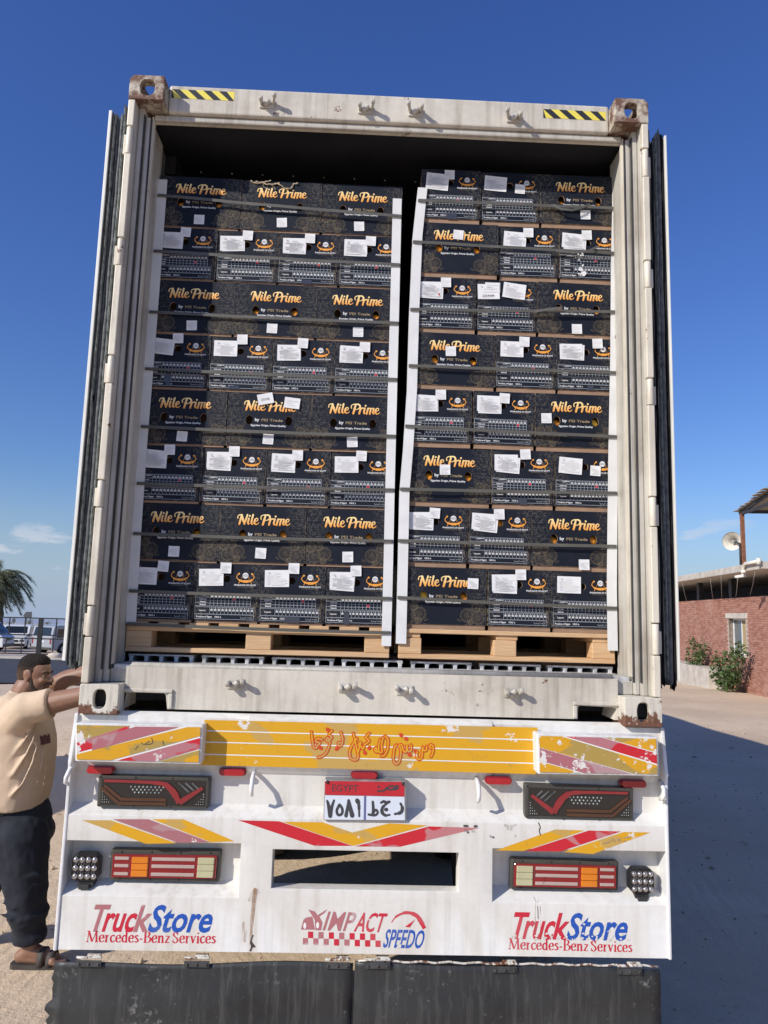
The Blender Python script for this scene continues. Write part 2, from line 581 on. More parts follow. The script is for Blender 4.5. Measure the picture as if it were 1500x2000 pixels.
MT['carton_narrow'] = carton('narrow_carton_board', .15)

def wood():
    t = NT('pallet_wood')
    v = t.coord((1, 1, 1), rnd=True)
    g = t.noise(1.0, 6, .6, t.coord((9, 9, 130), rnd=True), .6)
    b = t.noise(3, 4, .6, v)
    c = t.mix(t.rng(g, .35, .68), (.53, .30, .135), (.70, .46, .24))
    c = t.mix(t.math('MULTIPLY', t.rng(b, .45, .75), .5), c, (.42, .25, .12))
    c = t.mix(t.math('MULTIPLY', t.objrand(), .35), c, (.62, .46, .30))
    t.color(c).rough(.8).bump(g, .3, .003)
    return t.m
MT['wood'] = wood()

def alu():
    t = NT('worn_aluminium')
    n = t.noise(22, 7, .7)
    t.color(t.mix(t.rng(n, .35, .65), (.33, .33, .32), (.72, .72, .71))).rough(t.rng(n, .3, .7, .35, .65))
    t.set(Metallic=.35)
    t.bump(n, .25, .003)
    return t.m
MT['alu'] = alu()

def foil(name, c, worn=(.50, .48, .46), fade=.55, chip=.64, fl_lo=.535):
    """self-adhesive vinyl: torn-off flakes show the white beneath, broad swathes are bleached"""
    t = NT(name)
    sw = t.noise(1.0, 3, .5, t.coord((3.2, 3.2, 5.5), (1.3, 0, .4), rot=(0, .7, 0)), .4)
    f = t.math('MULTIPLY', t.rng(sw, fl_lo, fl_lo + .02), fade)
    a = t.mix(f, c, worn)
    fl = t.noise(11, 7, .68, t.coord((1, 1, 1), (.7, .2, 3.3)))
    a = t.mix(t.rng(fl, chip, chip + .012), a, (.72, .70, .66))
    dk = t.noise(30, 4, .6, t.coord())
    a = t.mix(t.math('MULTIPLY', t.rng(dk, .6, .8), .35), a, (.12, .1, .08))
    t.color(a).rough(.38)
    return t.m
MT['yellow'] = foil('yellow_vinyl', (.68, .355, .012), (.42, .33, .15))
MT['yellow_flaked'] = foil('flaked_yellow_vinyl', (.66, .34, .012), (.36, .27, .08), .85, .585, .49)
MT['red_flaked'] = foil('flaked_red_vinyl', (.55, .018, .03), (.42, .20, .22), .85, .59, .50)
MT['pink_flaked'] = foil('flaked_bleached_vinyl', (.40, .14, .16), (.44, .30, .30), .8, .585, .50)
MT['red'] = foil('red_vinyl', (.55, .018, .03), (.46, .33, .33))
MT['red_faded'] = foil('bleached_red_vinyl', (.38, .15, .165), (.44, .32, .31))
MT['red_text'] = foil('red_lettering', (.56, .02, .045), (.60, .40, .40), fade=.12, chip=.66)
MT['red_worn'] = foil('worn_red_lettering', (.42, .16, .17), (.60, .50, .49), fade=.5, chip=.62)
MT['blue_text'] = foil('blue_lettering', (.012, .085, .42), (.3, .35, .5), fade=.1, chip=.66)
MT['line_white'] = simple('white_vinyl_line', (.80, .79, .75), .4, var=.05)
MT['hazard_black'] = simple('black_vinyl', (.03, .03, .032), .4, var=.2)
MT['hazard_yellow'] = simple('lemon_vinyl', (.78, .66, .10), .45, var=.1)
MT['calligraphy'] = simple('red_brush_paint', (.60, .06, .012), .4, var=.1)

def lens(name, c, rough=.12, trans=0.0, emit=None):
    t = NT(name)
    n = t.noise(8, 3, .5)
    t.color(t.mix(t.rng(n, .3, .7), tuple(x * .85 for x in c), c)).rough(rough)
    t.set(Coat_Weight=.6, Coat_Roughness=.05)
    return t.m
MT['led_red'] = lens('dull_red_bar', (.27, .022, .026), .2)
MT['lens_red'] = lens('red_lens', (.42, .012, .018))
MT['lens_red_deep'] = lens('dark_red_lens', (.26, .010, .014))
MT['lens_amber'] = lens('amber_lens', (.72, .21, .01))
MT['lens_brown'] = lens('smoked_amber_lens', (.085, .034, .014))
MT['lens_cream'] = lens('cream_lens', (.52, .50, .30))
MT['lens_pink'] = lens('pale_reflector', (.50, .38, .33))
MT['smoke'] = lens('smoked_lens', (.018, .017, .015), .12)
MT['lamp_frame'] = simple('lamp_frame', (.06, .057, .048), .45, var=.2)
MT['chrome'] = simple('lamp_reflector', (.58, .58, .59), .22, metal=1.0, var=.1)
MT['plate_white'] = simple('plate_enamel', (.66, .71, .78), .35, var=.04)
MT['plate_red'] = simple('plate_red', (.50, .02, .03), .4, var=.08)
MT['plate_blue'] = simple('plate_blue', (.12, .14, .30), .5)
# ------------------------------------------------------------------ ground
def gz(x, y):
    """height of the yard"""
    z = -TILT * y
    if y < -20: z = TILT * 20
    z += .018 * math.sin(x * 1.3 + y * .7) + .012 * math.sin(x * 2.9 - y * 1.9 + 1)
    return z if abs(x) + abs(y) < 60 else -TILT * max(y, -20)
def sand():
    t = NT('packed_sand')
    v = t.coord()
    big = t.noise(.35, 5, .6, v)
    mid = t.noise(2.6, 6, .62, v)
    fine = t.noise(45, 5, .7, v)
    c = t.mix(t.rng(big, .35, .65), (.60, .455, .305), (.72, .56, .39))
    c = t.mix(t.math('MULTIPLY', t.rng(mid, .5, .75), .5), c, (.52, .40, .275))
    c = t.mix(t.rng(fine, .3, .72, .0, .35), c, (.68, .55, .41))
    c = t.mix(t.math('MULTIPLY', t.rng(t.noise(120, 2, .5, v), .63, .68), .6), c, (.22, .18, .14))
    t.color(c).rough(.95)
    t.set(Specular_IOR_Level=.15)
    # tyre tread chatter, brushed along the drive
    wv = t.n.new('ShaderNodeTexWave')
    wv.inputs['Scale'].default_value = 3.5; wv.inputs['Distortion'].default_value = 6; wv.inputs['Detail'].default_value = 4
    wv.inputs['Detail Scale'].default_value = 2.0
    t.l.new(t.coord((1, .45, 1), rot=(0, 0, .5)), wv.inputs['Vector'])
    h = t.math('ADD', t.math('MULTIPLY', t.math('MULTIPLY', wv.outputs['Fac'], t.rng(big, .4, .6)), .16), t.math('ADD', t.math('MULTIPLY', mid, .8), t.math('ADD', t.math('MULTIPLY', fine, .30), t.math('MULTIPLY', t.noise(11, 5, .65, v), .5))))
    t.bump(h, .5, .05)
    return t.m
MT['sand'] = sand()
xs_ = [-1500, -700, -350, -180, -100, -70] + [-48 + i * 4 for i in range(9)] + [-14 + i * .35 for i in range(74)] + [12.5 + i * 3 for i in range(13)] + [70, 100, 180, 350, 700, 1500]
ys_ = [-300, -100, -40, -20, -12] + [-6 + i * .3 for i in range(70)] + [15.5 + i * 2.5 for i in range(16)] + [60, 80, 120, 200, 350, 600, 1000, 1600, 2400]
m = MB()
m.add([(x, y, gz(x, y)) for y in ys_ for x in xs_], [(j * len(xs_) + i, j * len(xs_) + i + 1, (j + 1) * len(xs_) + i + 1, (j + 1) * len(xs_) + i)
      for j in range(len(ys_) - 1) for i in range(len(xs_) - 1)], 0, True)
tag(m.build('ground', MT['sand'], None, normals=False), kind='structure')
# loose pebbles and clods
rg = random.Random(21)
tw = MB()
for i in range(60):
    y = rg.uniform(-.5, 9); x = rg.choice((rg.uniform(-6, -1.4), rg.uniform(1.4, 8)))
    a = rg.uniform(0, 6.3); L = rg.uniform(.03, .12); z = gz(x, y) + .008
    tw.tube([(x, y, z), (x + L * .5 * math.cos(a), y + L * .5 * math.sin(a), z + .006), (x + L * math.cos(a + .3), y + L * math.sin(a + .3), z)], [.003, .004, .002], 5)
tag(tw.build('twigs', simple('dry_twig', (.42, .30, .17), .9), None), kind='stuff')
m = MB()
for i in range(4200):
    y = -1.5 + 16 * rg.random() ** 1.6
    x = rg.uniform(-6, 9)
    if abs(x) < 1.3 and y > 5: continue
    r = rg.uniform(.004, .014) * (1 + (rg.random() < .04) * 2.2)
    z = gz(x, y) + r * .2
    vs = [(x + r * rg.uniform(.6, 1.3) * a, y + r * rg.uniform(.6, 1.3) * b, z + r * rg.uniform(.5, .9) * c) for a, b, c in ((1, 0, 0), (-1, 0, 0), (0, 1, 0), (0, -1, 0), (0, 0, 1), (0, 0, -1))]
    m.add(vs, [(0, 2, 4), (2, 1, 4), (1, 3, 4), (3, 0, 4), (2, 0, 5), (1, 2, 5), (3, 1, 5), (0, 3, 5)])
MT['pebble'] = simple('pebble', (.40, .31, .22), .9, var=.35, vs=3)
tag(m.build('pebbles', MT['pebble'], None), kind='stuff')
# ------------------------------------------------------------------ container
Z0, Z1 = DECK, DECK + 2.896
HW = 1.219
def fx(d0):                                   # map for prisms that lie in the rear face
    return lambda u, w, d: (u, d0 + d, w)
zc = lambda py, Y, px=700: at(px, py, Y).z

box_c = thing('shipping_container', 'tall off-white refrigerated container with open rear doors standing on the trailer', 'container', (0, 0, Z0))
HDR_T, HDR_B = zc(183, .08), zc(237, .08)      # header beam
STRIP_B = zc(262, .13)
SILL_T, SILL_B = zc(1312, .08), zc(1394, .08)
FLOOR = at(520, 1302, .27).z                   # top of the floor pan under the aluminium rails

# outer shell
m = MB()
for s in (-1, 1):
    a, b = sorted((s * 1.212, s * 1.180))
    m.box(a, b, .30, 12.1, Z0 + .02, Z1 - .03)
m.box(-1.18, 1.18, 12.02, 12.1, Z0 + .02, Z1 - .03)
m.build('side_wall', MT['container'], box_c)
m = MB(); m.box(-1.18, 1.18, .30, 12.02, Z1 - .11, Z1 - .03); m.build('roof', MT['container'], box_c)
m = MB(); m.box(-1.18, 1.18, .33, 12.02, Z0 + .02, FLOOR); m.build('floor_pan', MT['dark_steel'], box_c)
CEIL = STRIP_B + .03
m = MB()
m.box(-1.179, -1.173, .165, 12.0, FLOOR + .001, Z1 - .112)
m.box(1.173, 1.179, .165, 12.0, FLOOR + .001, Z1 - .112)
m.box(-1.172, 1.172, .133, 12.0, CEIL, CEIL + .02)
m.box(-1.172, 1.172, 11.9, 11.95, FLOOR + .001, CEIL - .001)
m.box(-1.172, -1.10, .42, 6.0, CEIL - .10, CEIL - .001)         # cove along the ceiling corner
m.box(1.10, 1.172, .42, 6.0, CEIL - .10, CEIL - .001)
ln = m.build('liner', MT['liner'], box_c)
for a, b in ((-1.1728, -1.155), (1.1685, 1.1728)):
    m = MB(); m.box(a, b, .140, .95, FLOOR + .002, CEIL - .002); m.build('lit_lining', MT['lit_wall_grey'], box_c)  # paler wall near the opening: sky light put into its colour
m = MB()
zb = CEIL
for i in range(13):
    m.ball((-1.0 + i * .165, .55, zb - .002), .006, 4)
m.build('ceiling_bolts', MT['steel'], box_c)

# corner castings: hollow boxes with oval handling holes
def oval(cx, cz, rx, rz, n=20, e=.78):
    out = []
    for i in range(n):
        a = 2 * math.pi * i / n
        c, s_ = math.cos(a), math.sin(a)
        out.append((cx + rx * math.copysign(abs(c) ** e, c), cz + rz * math.copysign(abs(s_) ** e, s_)))
    return out
def casting(sx, top):
    w, dp = .160, .165
    h = .122 if top else .120
    xo = sx * HW
    xi = sx * (HW - w)
    za, zb_ = (Z1 - h, Z1) if top else (Z0, Z0 + h)
    m = MB()
    cx = (xo + xi) / 2 + (.004 if sx < 0 else .0)
    cz = (za + zb_) / 2
    x0, x1 = min(xo, xi), max(xo, xi)
    r = .02 if top else .004
    front = [(x0, za), (x1, za), (x1, zb_ - (r if sx > 0 else .004)), (x1 - (r if sx > 0 else .004), zb_),
             (x0 + (r if sx < 0 else .004), zb_), (x0, zb_ - (r if sx < 0 else .004))]
    rx, rz = (.034, .041) if top else (.027, .041)
    m.prism(front, lambda u, w_, d: (u, d, w_), 0, .028, holes=[oval(cx, cz, rx, rz)])
    # outer cheek; its hole is left out on lower castings to keep them dark
    cheek = [(.0285, za), (dp, za), (dp, zb_), (.0285, zb_)]
    m.prism(cheek, lambda u, w_, d: (xo - sx * d, u, w_), 0, .024, holes=[oval(dp / 2 + .01, cz, .036, .034)] if top else [])
    # inner cheek, bottom/top plates
    a, b = sorted((xi, xi + sx * .02))
    m.box(a, b, .0285, dp, za, zb_)
    a, b = sorted((xi + sx * .0203, xo - sx * .0243))
    tp = rect(a, .0287, .0287, dp)
    plate = [(a, .0287), (b, .0287), (b, dp), (a, dp)]
    hole = oval((a + b) / 2, (.0287 + dp) / 2, .036, .055)
    for zq0, zq1, hh in ((zb_ - .026, zb_ - .0003, top), (za + .0003, za + .026, not top)):
        m.prism(plate, lambda u, w_, d: (u, w_, d), zq0, zq1, holes=[hole] if hh else [])
    if not top:
        k_ = MB(); a, b = sorted((xi + sx * .024, xo - sx * .028)); k_.box(a, b, .07, dp - .005, za + .028, zb_ - .028); k_.build('twist_lock', MT['dark_steel'], box_c)  # plain block for the twist lock, added to keep the hole black
    return m.build('corner_casting', MT['casting'] if top else MT['casting_low'], box_c, bevel=.004, segs=2)
for sx in (-1, 1):
    casting(sx, True); casting(sx, False)

# door frame: stepped posts, header and sill
PT, PB = Z1 - .1222, Z0 + .1202
for s in (-1, 1):
    def xb(m, o0, o1, y0, y1, z0, z1, mi=0):
        a, b = sorted((s * (HW - o0), s * (HW - o1)))
        m.box(a, b, y0, y1, z0, z1, mi)
    m = MB()
    xb(m, .033, .060, .062, .30, PB, PT)
    xb(m, .0605, .085, .085, .302, PB + .002, PT - .03)
    xb(m, .010, .0325, .0335, .30, PB, PT)
    m.build('corner_post', MT['frame_grey'], box_c, bevel=.006, segs=2)
    m = MB()
    for o, y in ((.0602, .0605), (.0852, .0835)): xb(m, o - .0016, o + .0016, y, y + .02, PB + .055, PT - .035)
    m.build('seam', MT['dark_steel'], box_c)
    m = MB(); xb(m, .0853, .159, .105, .25, PB + .001, SILL_T - .012); m.build('sill_end', MT['frame_grey'], box_c, bevel=.004)
    m = MB()
    xb(m, .0855, .093, .100, .13, SILL_T + .004, STRIP_B + .02)
    xb(m, .0932, .0965, .104, .128, SILL_T + .006, STRIP_B + .015)
    m.build('seal_strip', MT['container_clean'], box_c, bevel=.003)
    # hinge line: flat bars and knuckles in turn
    side = -1 if s < 0 else 1
    if s < 0:
        marks = [188, 245, 298, 463, 516, 693, 747, 937, 990, 1183, 1243, 1336]
        px = lambda y: 256 - .0832 * (y - 144) + 7
    else:
        marks = [238, 289, 343, 508, 560, 738, 790, 970, 1028, 1218, 1280, 1367]
        px = lambda y: 1264 + .0244 * (y - 193) - 7
    zs = [at(px(q), q, 0).z for q in marks]
    zs[0] = PT - .001; zs[-1] = PB + .001
    for i in range(len(zs) - 1):
        zt, zb2 = zs[i] - .002, zs[i + 1] + .002
        m = MB()
        xc = s * (HW - .017)
        if i in (1, 3, 5, 7, 9):
            m.tube([(xc + s * .002, .017, zb2), (xc + s * .002, .017, zt)], .0155, 14)
            a, b = sorted((xc + s * .004, xc + s * .030))
            m.box(a, b, .020, .034, zb2 + .004, zt - .03)
            m.build('hinge_knuckle', MT['container_clean'], box_c, bevel=.002)
        else:
            a, b = sorted((s * (HW - .001), s * (HW - .0325)))
            m.box(a, b, .001, .033, zb2, zt)
            m.build('hinge_bar', MT['container_clean'], box_c, bevel=.005, segs=3)
# header
m = MB()
hx = HW - .1605
m.box(-hx, hx, .080, .128, HDR_B, HDR_T)
m.build('header_beam', MT['container'], box_c, bevel=.012, segs=3)
m = MB()
m.box(-1.124, 1.124, .098, .128, HDR_B - .030, HDR_B - .002)
m.build('header_seal', MT['frame_grey'], box_c, bevel=.006)
m = MB()
m.box(-1.1225, 1.1225, .112, .130, STRIP_B, HDR_B - .032)
m.build('header_strip', MT['container_clean'], box_c, bevel=.005)
m = MB()
m.box(-hx + .001, hx - .001, .129, .42, Z1 - .075, HDR_T - .001)
m.build('roof_edge', MT['container'], box_c)
# sill with its two fork pockets
def pk(px, py): p = at(px, py, .08); return p.x, p.z
l0, _ = pk(214, 1340)
pocket_l = [pk(240, 1396), pk(243, 1353), pk(247, 1352), pk(320, 1354), pk(324, 1358), pk(326, 1392)]
pocket_r = [pk(1128, 1411), pk(1129, 1381), pk(1132, 1378), pk(1202, 1382), pk(1205, 1386), pk(1200, 1416)]
out = [(-hx, SILL_T), (-hx, SILL_B)] + [(pocket_l[0][0], SILL_B)] + pocket_l[1:-1] + [(pocket_l[-1][0], SILL_B)]
out += [(pocket_r[0][0], SILL_B)] + pocket_r[1:-1] + [(pocket_r[-1][0], SILL_B)] + [(hx, SILL_B), (hx, SILL_T)]
m = MB()
m.prism(out, fx(.08), 0, .17)
m.build('sill_beam', MT['container'], box_c, bevel=.009, segs=3)
m = MB()
m.tube([(-hx + .02, .092, SILL_T + .002), (hx - .02, .092, SILL_T + .002)], .014, 8)
MT['worn_sill'] = painted('worn_sill', (.50, .48, .43), grime=(.07, .065, .06), g_lo=.36, g_hi=.56, streak=.3, r_lo=.64, r_hi=.67, sc=2.5, gmax=.85)
m.build('sill_seal', MT['worn_sill'], box_c)
m = MB()
m.box(-1.122, 1.122, .1055, .33, SILL_T - .03, SILL_T + .006)
m.build('threshold', MT['alu'], box_c, bevel=.004)
m = MB()   # plates that frame the pockets
for pl in (pocket_l, pocket_r):
    xs = [p[0] for p in pl]; zs_ = [p[1] for p in pl]
    zt = max(zs_)
    m.box(min(xs) - .02, max(xs) + .02, .068, .079, zt + .002, zt + .018)
    xe = max(xs) if pl is pocket_l else min(xs)
    m.box(xe - .009 + (.012 if pl is pocket_l else -.012), xe + .009 + (.012 if pl is pocket_l else -.012), .0685, .0795, SILL_B + .004, zt)
m.build('pocket_rim', MT['container'], box_c, bevel=.004)

# aluminium T-floor: seven combs
groups = [(251, 1276, 379), (394, 1279, 516), (531, 1283, 653), (667, 1287, 787), (802, 1291, 922), (937, 1295, 1057), (1070, 1299, 1197)]
for g0, gy, g1 in groups:
    x0, x1 = at(g0, gy, .30).x, at(g1, gy, .30).x
    zt = at((g0 + g1) / 2, gy + 2, .30).z
    m = MB()
    m.box(x0, x1, .30, 3.2, zt - .008, zt)
    nl = 5
    for i in range(nl):
        xx = x0 + .012 + (x1 - x0 - .024) * i / (nl - 1)
        m.box(xx - .0085, xx + .0085, .3005, 3.2, FLOOR, zt - .0081)
        m.box(xx - .013, xx + .013, .3008, 3.2, zt - .0135, zt - .0083)
    m.build('floor_rail', MT['alu'], box_c, bevel=.002, segs=1)
TFLOOR = at(500, 1279, .30).z

# keepers for the locking bars
def keeper(px, py, ang, seed):
    c = at(px, py, .08)
    rng = random.Random(seed)
    m = MB()
    m.box(c.x - .036, c.x + .036, .072, .0795, c.z - .020, c.z + .022)
    for sx in (-1, 1):
        a = Vector((c.x + sx * .028, .075, c.z + .004))
        b = a + Vector((sx * .003 + ang * .008, -.034 - rng.random() * .010, .002 + sx * ang * .010))
        m.beam(a, b, .012, .022)
        m.tube([(b.x - .009, b.y, b.z + .002), (b.x + .008, b.y, b.z + .002)], .0125, 8)
    m.tube([(c.x - .012, .066, c.z - .012), (c.x + .014, .060, c.z + .012)], .012, 7)
    m.build('cam_keeper', MT['frame_grey'], box_c, bevel=.003)
for i, (px, py, a) in enumerate([(522, 205, 1), (714, 216, .6), (812, 221, -.6), (1004, 233, -1), (460, 1336, .5), (677, 1343, .8), (790, 1348, -.6), (1000, 1353, .4)]):
    keeper(px, py, a, i)

# black and yellow warning tape at both ends of the header
def hazard(px0, py0, px1, py1, n, lean, torn):
    a, b = at(px0, py0, .0795), at(px1, py1, .0795)
    x0, x1 = a.x, b.x
    zt, zb2 = a.z, b.z
    m = MB()
    f = fx(.0792)
    put_union(m, [rect(x0, x1, zb2, zt)], f, 0, 0)
    L = x1 - x0; step = L / n
    for i in range(-1, n + 1):
        u = x0 + step * i
        q = [(u, zt), (u + step * .5, zt), (u + step * .5 + lean, zb2), (u + lean, zb2)]
        cl = []
        # clip to the tape
        for (ua, wa), (ub, wb) in zip(q, q[1:] + q[:1]):
            cl.append((min(max(ua, x0), x1), wa))
        if max(c[0] for c in cl) - min(c[0] for c in cl) > .004:
            put_union(m, [cl], f, 1, -.0006)
    m.build('warning_tape', [MT['hazard_yellow'], MT['hazard_black']], box_c, normals=False)
hazard(336, 174, 457, 197, 4, .05, False)
hazard(1061, 213, 1183, 236, 4, .05, True)

# doors, swung right round against the side walls: what shows is the hinge edge with its seals
def door(s):
    d = MB()
    zt, zb2 = at(215, 219, .08).z, at(128, 1290, .08).z
    if s > 0: zt, zb2 = at(1300, 268, .08).z, at(1325, 1330, .08).z
    def xb(o0, o1): return sorted((s * (HW + o0), s * (HW + o1)))
    a, b = xb(.016, .096)
    d.box(a, b, .10, 1.20, zb2 + .01, zt - .01)
    dr = d.build('door', MT['container'], box_c, bevel=.004)
    p = MB(); a, b = xb(.094, .108) if s < 0 else xb(.103, .112); p.box(a, b, .065, 1.19, zb2, zt)
    p.build('door_liner', MT['panel_white'], dr, bevel=.002)
    if s < 0:
        bands = [(.076, .093, .070, 'rubber', 7), (.0755, .0795, .063, 'gasket_pale', 5), (.058, .0745, .082, 'gasket_grey', 8), (.036, .056, .066, 'gasket_grey', 8), (.030, .037, .060, 'gasket_pale', 4), (.003, .029, .078, 'rubber', 8)]
    else:
        bands = [(.088, .102, .075, 'rubber', 7), (.062, .087, .070, 'gasket_grey', 8), (.058, .0625, .064, 'gasket_pale', 4), (.042, .057, .090, 'rubber', 7), (.003, .041, .080, 'rubber', 9)]
    rng = random.Random(5 + s)
    for o0, o1, y, mt, n in bands:
        g = MB()
        a, b = xb(o0, o1)
        w = b - a
        top = zt - .01 + rng.uniform(-.02, .035); bot = zb2 - rng.uniform(0, .03)
        if mt == 'rubber' and o0 < .01: bot -= .03; top += .04
        prof = [(a, y + .05), (a + w * .12, y + .006), (a + w * .5, y), (a + w * .88, y + .006), (b, y + .05)]
        k = 24
        vs, fs = [], []
        for i in range(k + 1):
            z = bot + (top - bot) * i / k
            jj = rng.uniform(-.0018, .0018)
            for (u, v) in prof:
                vs.append((u + jj, v + jj * .6, z + (rng.uniform(-.02, .02) if i in (0, k) else 0)))
        for i in range(k):
            for j in range(4):
                q = i * 5 + j
                fs.append((q, q + 1, q + 6, q + 5))
        g.add(vs, fs, 0, True)
        g.build('door_seal', MT[mt], dr)
door(-1); door(1)
# ------------------------------------------------------------------ the load: two pallets of cartons
PY = .27
def pallet(x0, x1, label, mode):
    zt = at(262, 1213, PY).z; zb2 = TFLOOR + .003
    t = thing('pallet', label, 'pallet', ((x0 + x1) / 2, PY, zb2), group='wooden pallets under the cartons')
    def part(nm, *b):
        m = MB(); m.box(*b); return m.build(nm, MT['wood'], t, bevel=.0025, segs=1)
    w = x1 - x0
    part('bottom_board', x0, x1, PY + .001, PY + .10, zb2, zb2 + .021)
    part('bottom_board', x0, x1, PY + .45, PY + .55, zb2, zb2 + .021)
    part('bottom_board', x0, x1, PY + .90, PY + 1.0, zb2, zb2 + .021)
    zs0, zs1 = zb2 + .0213, zt - .042
    bw = .115 if mode else .105
    for i, cx in enumerate((x0 + bw / 2, (x0 + x1) / 2 + (.0 if mode else -.01), x1 - bw / 2)):
        for y in (PY + .004, PY + .45, PY + .9):
            part('block', cx - bw / 2, cx + bw / 2, y, y + .095, zs0, zs1)
    if mode:
        for y in (PY + .002, PY + .45, PY + .9):
            part('stringer_board', x0, x1, y, y + .10, zs1 + .0003, zt - .0205)
        n = 9
        for i in range(n):
            u = x0 + .004 + (w - .098) * i / (n - 1)
            part('deck_board', u, u + .090, PY + .006 * (i % 3), PY + 1.0, zt - .0202, zt)
    else:
        for i in range(3):
            u = x0 + (w - .10) * i / 2
            part('stringer_board', u, u + .10, PY + .012, PY + 1.0, zs1 + .0003, zt - .0205)
        for i in range(7):
            y = PY + .001 + i * .15
            part('deck_board', x0 - .0, x1, y, y + .098, zt - .0202, zt)
    return zt
XL0 = at(243, 1275, PY).x; XL1 = XL0 + 1.2
XR0 = at(778, 1283, PY).x; XR1 = at(1202, 1297, PY).x
PALT = pallet(XL0, XL1, 'wider wooden pallet with row of deck board ends under the left-hand carton stack', 1)
pallet(XR0, XR1, 'narrower wooden pallet with one long front board under the right-hand carton stack', 0)

# ---- carton prototypes (local frame: origin bottom centre of the front face, front towards -y)
LID = .262
mapf = lambda u, w, d: (u, d, w)
def hole_ring(cx, cz, rx, rz, n=16): return disc((cx, cz), rx, n, rz)
def carton_mesh(w, d, holes, mat):
    m = MB()
    o = rect(-w / 2, w / 2, 0, LID)
    tr = [o] + holes
    flat = [p for r in tr for p in r]
    m.add([(p[0], 0, p[1]) for p in flat], tessellate_polygon([[Vector((p[0], p[1], 0)) for p in r] for r in tr]), 0)
    # sides, back, top
    a, b = -w / 2, w / 2
    m.quad((a, 0, 0), (a, d, 0), (a, d, LID), (a, 0, LID))
    m.quad((b, 0, 0), (b, d, 0), (b, d, LID), (b, 0, LID))
    m.quad((a, d, 0), (b, d, 0), (b, d, LID), (a, d, LID))
    m.quad((a, 0, LID), (b, 0, LID), (b, d, LID), (a, d, LID))
    for h in holes:                              # cut edge of the board round the hand hole
        n = len(h)
        vs = [(p[0], .0, p[1]) for p in h] + [(p[0], .007, p[1]) for p in h]
        m.add(vs, [(i, (i + 1) % n, n + (i + 1) % n, n + i) for i in range(n)], 1, True)
    return m.mesh('carton', [mat, MT['kraft']], weld=True, normals=False)
WH = [(-.0948, .1285), (.092, .1285)]
wide_holes = [hole_ring(x, z, .0165, .0225) for x, z in WH]
NH = (-.005, .1925)
me_wide = carton_mesh(.398, .298, wide_holes, MT['carton_wide'])
me_narrow = carton_mesh(.298, .398, [hole_ring(NH[0], NH[1], .0165, .0165)], MT['carton_narrow'])
PITCH_L = (at(545, 352, PY).z - PALT) / 8
PITCH_R = (at(1000, 337, PY).z - PALT) / 8
def tray_mesh(w, d, lip):
    m = MB(); m.box(-w / 2 + .006, w / 2 - .006, .005, d - .006, -lip, .03); m.quad((-w / 2 + .01, .088, .03), (w / 2 - .01, .088, .03), (w / 2 - .01, .088, .25), (-w / 2 + .01, .088, .25))
    return m.mesh('tray', MT['kraft'])
TRAY = {(s, k): tray_mesh(*((.398, .298) if k == 'W' else (.298, .398)), (PITCH_L if s == 'left' else PITCH_R) - LID - .0015)
        for s in ('left', 'right') for k in 'WN'}

# script lettering, drawn as pen strokes (units: 0-800 wide, baseline 0, capitals 150)
def script():
    S = []
    rb = lambda pts, w, n=7: S.extend(ribbon(curve2d(pts, n), [q * 1.12 for q in w]))
    def e(x):
        rb([(x, 46), (x + 40, 60), (x + 48, 84), (x + 30, 97), (x + 6, 76), (x - 2, 34), (x + 16, 6), (x + 46, 10), (x + 66, 32)], [13, 13, 13, 15, 23, 25, 19, 13, 9])
    def i_(x, tail=28):
        rb([(x + 16, 94), (x + 4, 34), (x + 10, 6), (x + tail, 14)], [24, 26, 20, 11])
        S.append(disc((x + 27, 133), 15, 10))
    rb([(-2, 92), (0, 124), (22, 144), (50, 142), (60, 118)], [14, 13, 14, 18, 20])
    rb([(52, 140), (40, 70), (24, 2)], [20, 26, 26])
    rb([(56, 146), (78, 70), (102, 4)], [24, 30, 24])
    rb([(100, 2), (120, 70), (142, 150)], [20, 24, 22])
    i_(150)
    rb([(226, 152), (206, 40), (216, 6), (242, 16)], [24, 26, 20, 11])
    e(252)
    # P
    rb([(352, 84), (344, 112), (362, 142), (410, 154), (462, 148), (482, 116), (462, 82), (418, 66)], [14, 13, 13, 15, 22, 25, 20, 12])
    rb([(414, 146), (396, 70), (378, 0)], [24, 30, 28])
    rb([(492, 94), (482, 50), (470, 0)], [22, 25, 25])
    rb([(484, 56), (508, 88), (530, 94)], [11, 17, 21])
    i_(540)
    rb([(606, 94), (596, 50), (586, 0)], [22, 25, 25])
    rb([(596, 50), (622, 90), (648, 88), (640, 40), (634, 0)], [11, 15, 22, 25, 25])
    rb([(640, 46), (668, 90), (694, 86), (682, 30), (692, 6), (712, 16)], [11, 15, 22, 25, 19, 11])
    e(722)
    return union2d(S)
SCR = script()

def fruit(S, cx, cz, r, k, ph=0.0, lw=.0017):
    n = 22
    S.extend(ribbon(curve2d(disc((cx, cz), r, 14), 2, True), lw, False))
    S.extend(ribbon(curve2d(disc((cx, cz), r * .84, 14), 2, True), lw * .7, False))
    for i in range(k):
        a = ph + 2 * math.pi * i / k
        S.extend(ribbon([(cx + r * .12 * math.cos(a), cz + r * .12 * math.sin(a)), (cx + r * .8 * math.cos(a), cz + r * .8 * math.sin(a))], lw * .8, False))
def leafy(S, x, z, a, L):
    p = [(x, z), (x + L * .5 * math.cos(a + .35), z + L * .5 * math.sin(a + .35)), (x + L * math.cos(a), z + L * math.sin(a))]
    q = [(x, z), (x + L * .5 * math.cos(a - .35), z + L * .5 * math.sin(a - .35)), (x + L * math.cos(a), z + L * math.sin(a))]
    S.extend(ribbon(curve2d(p, 4), .0011, False)); S.extend(ribbon(curve2d(q, 4), .0011, False))

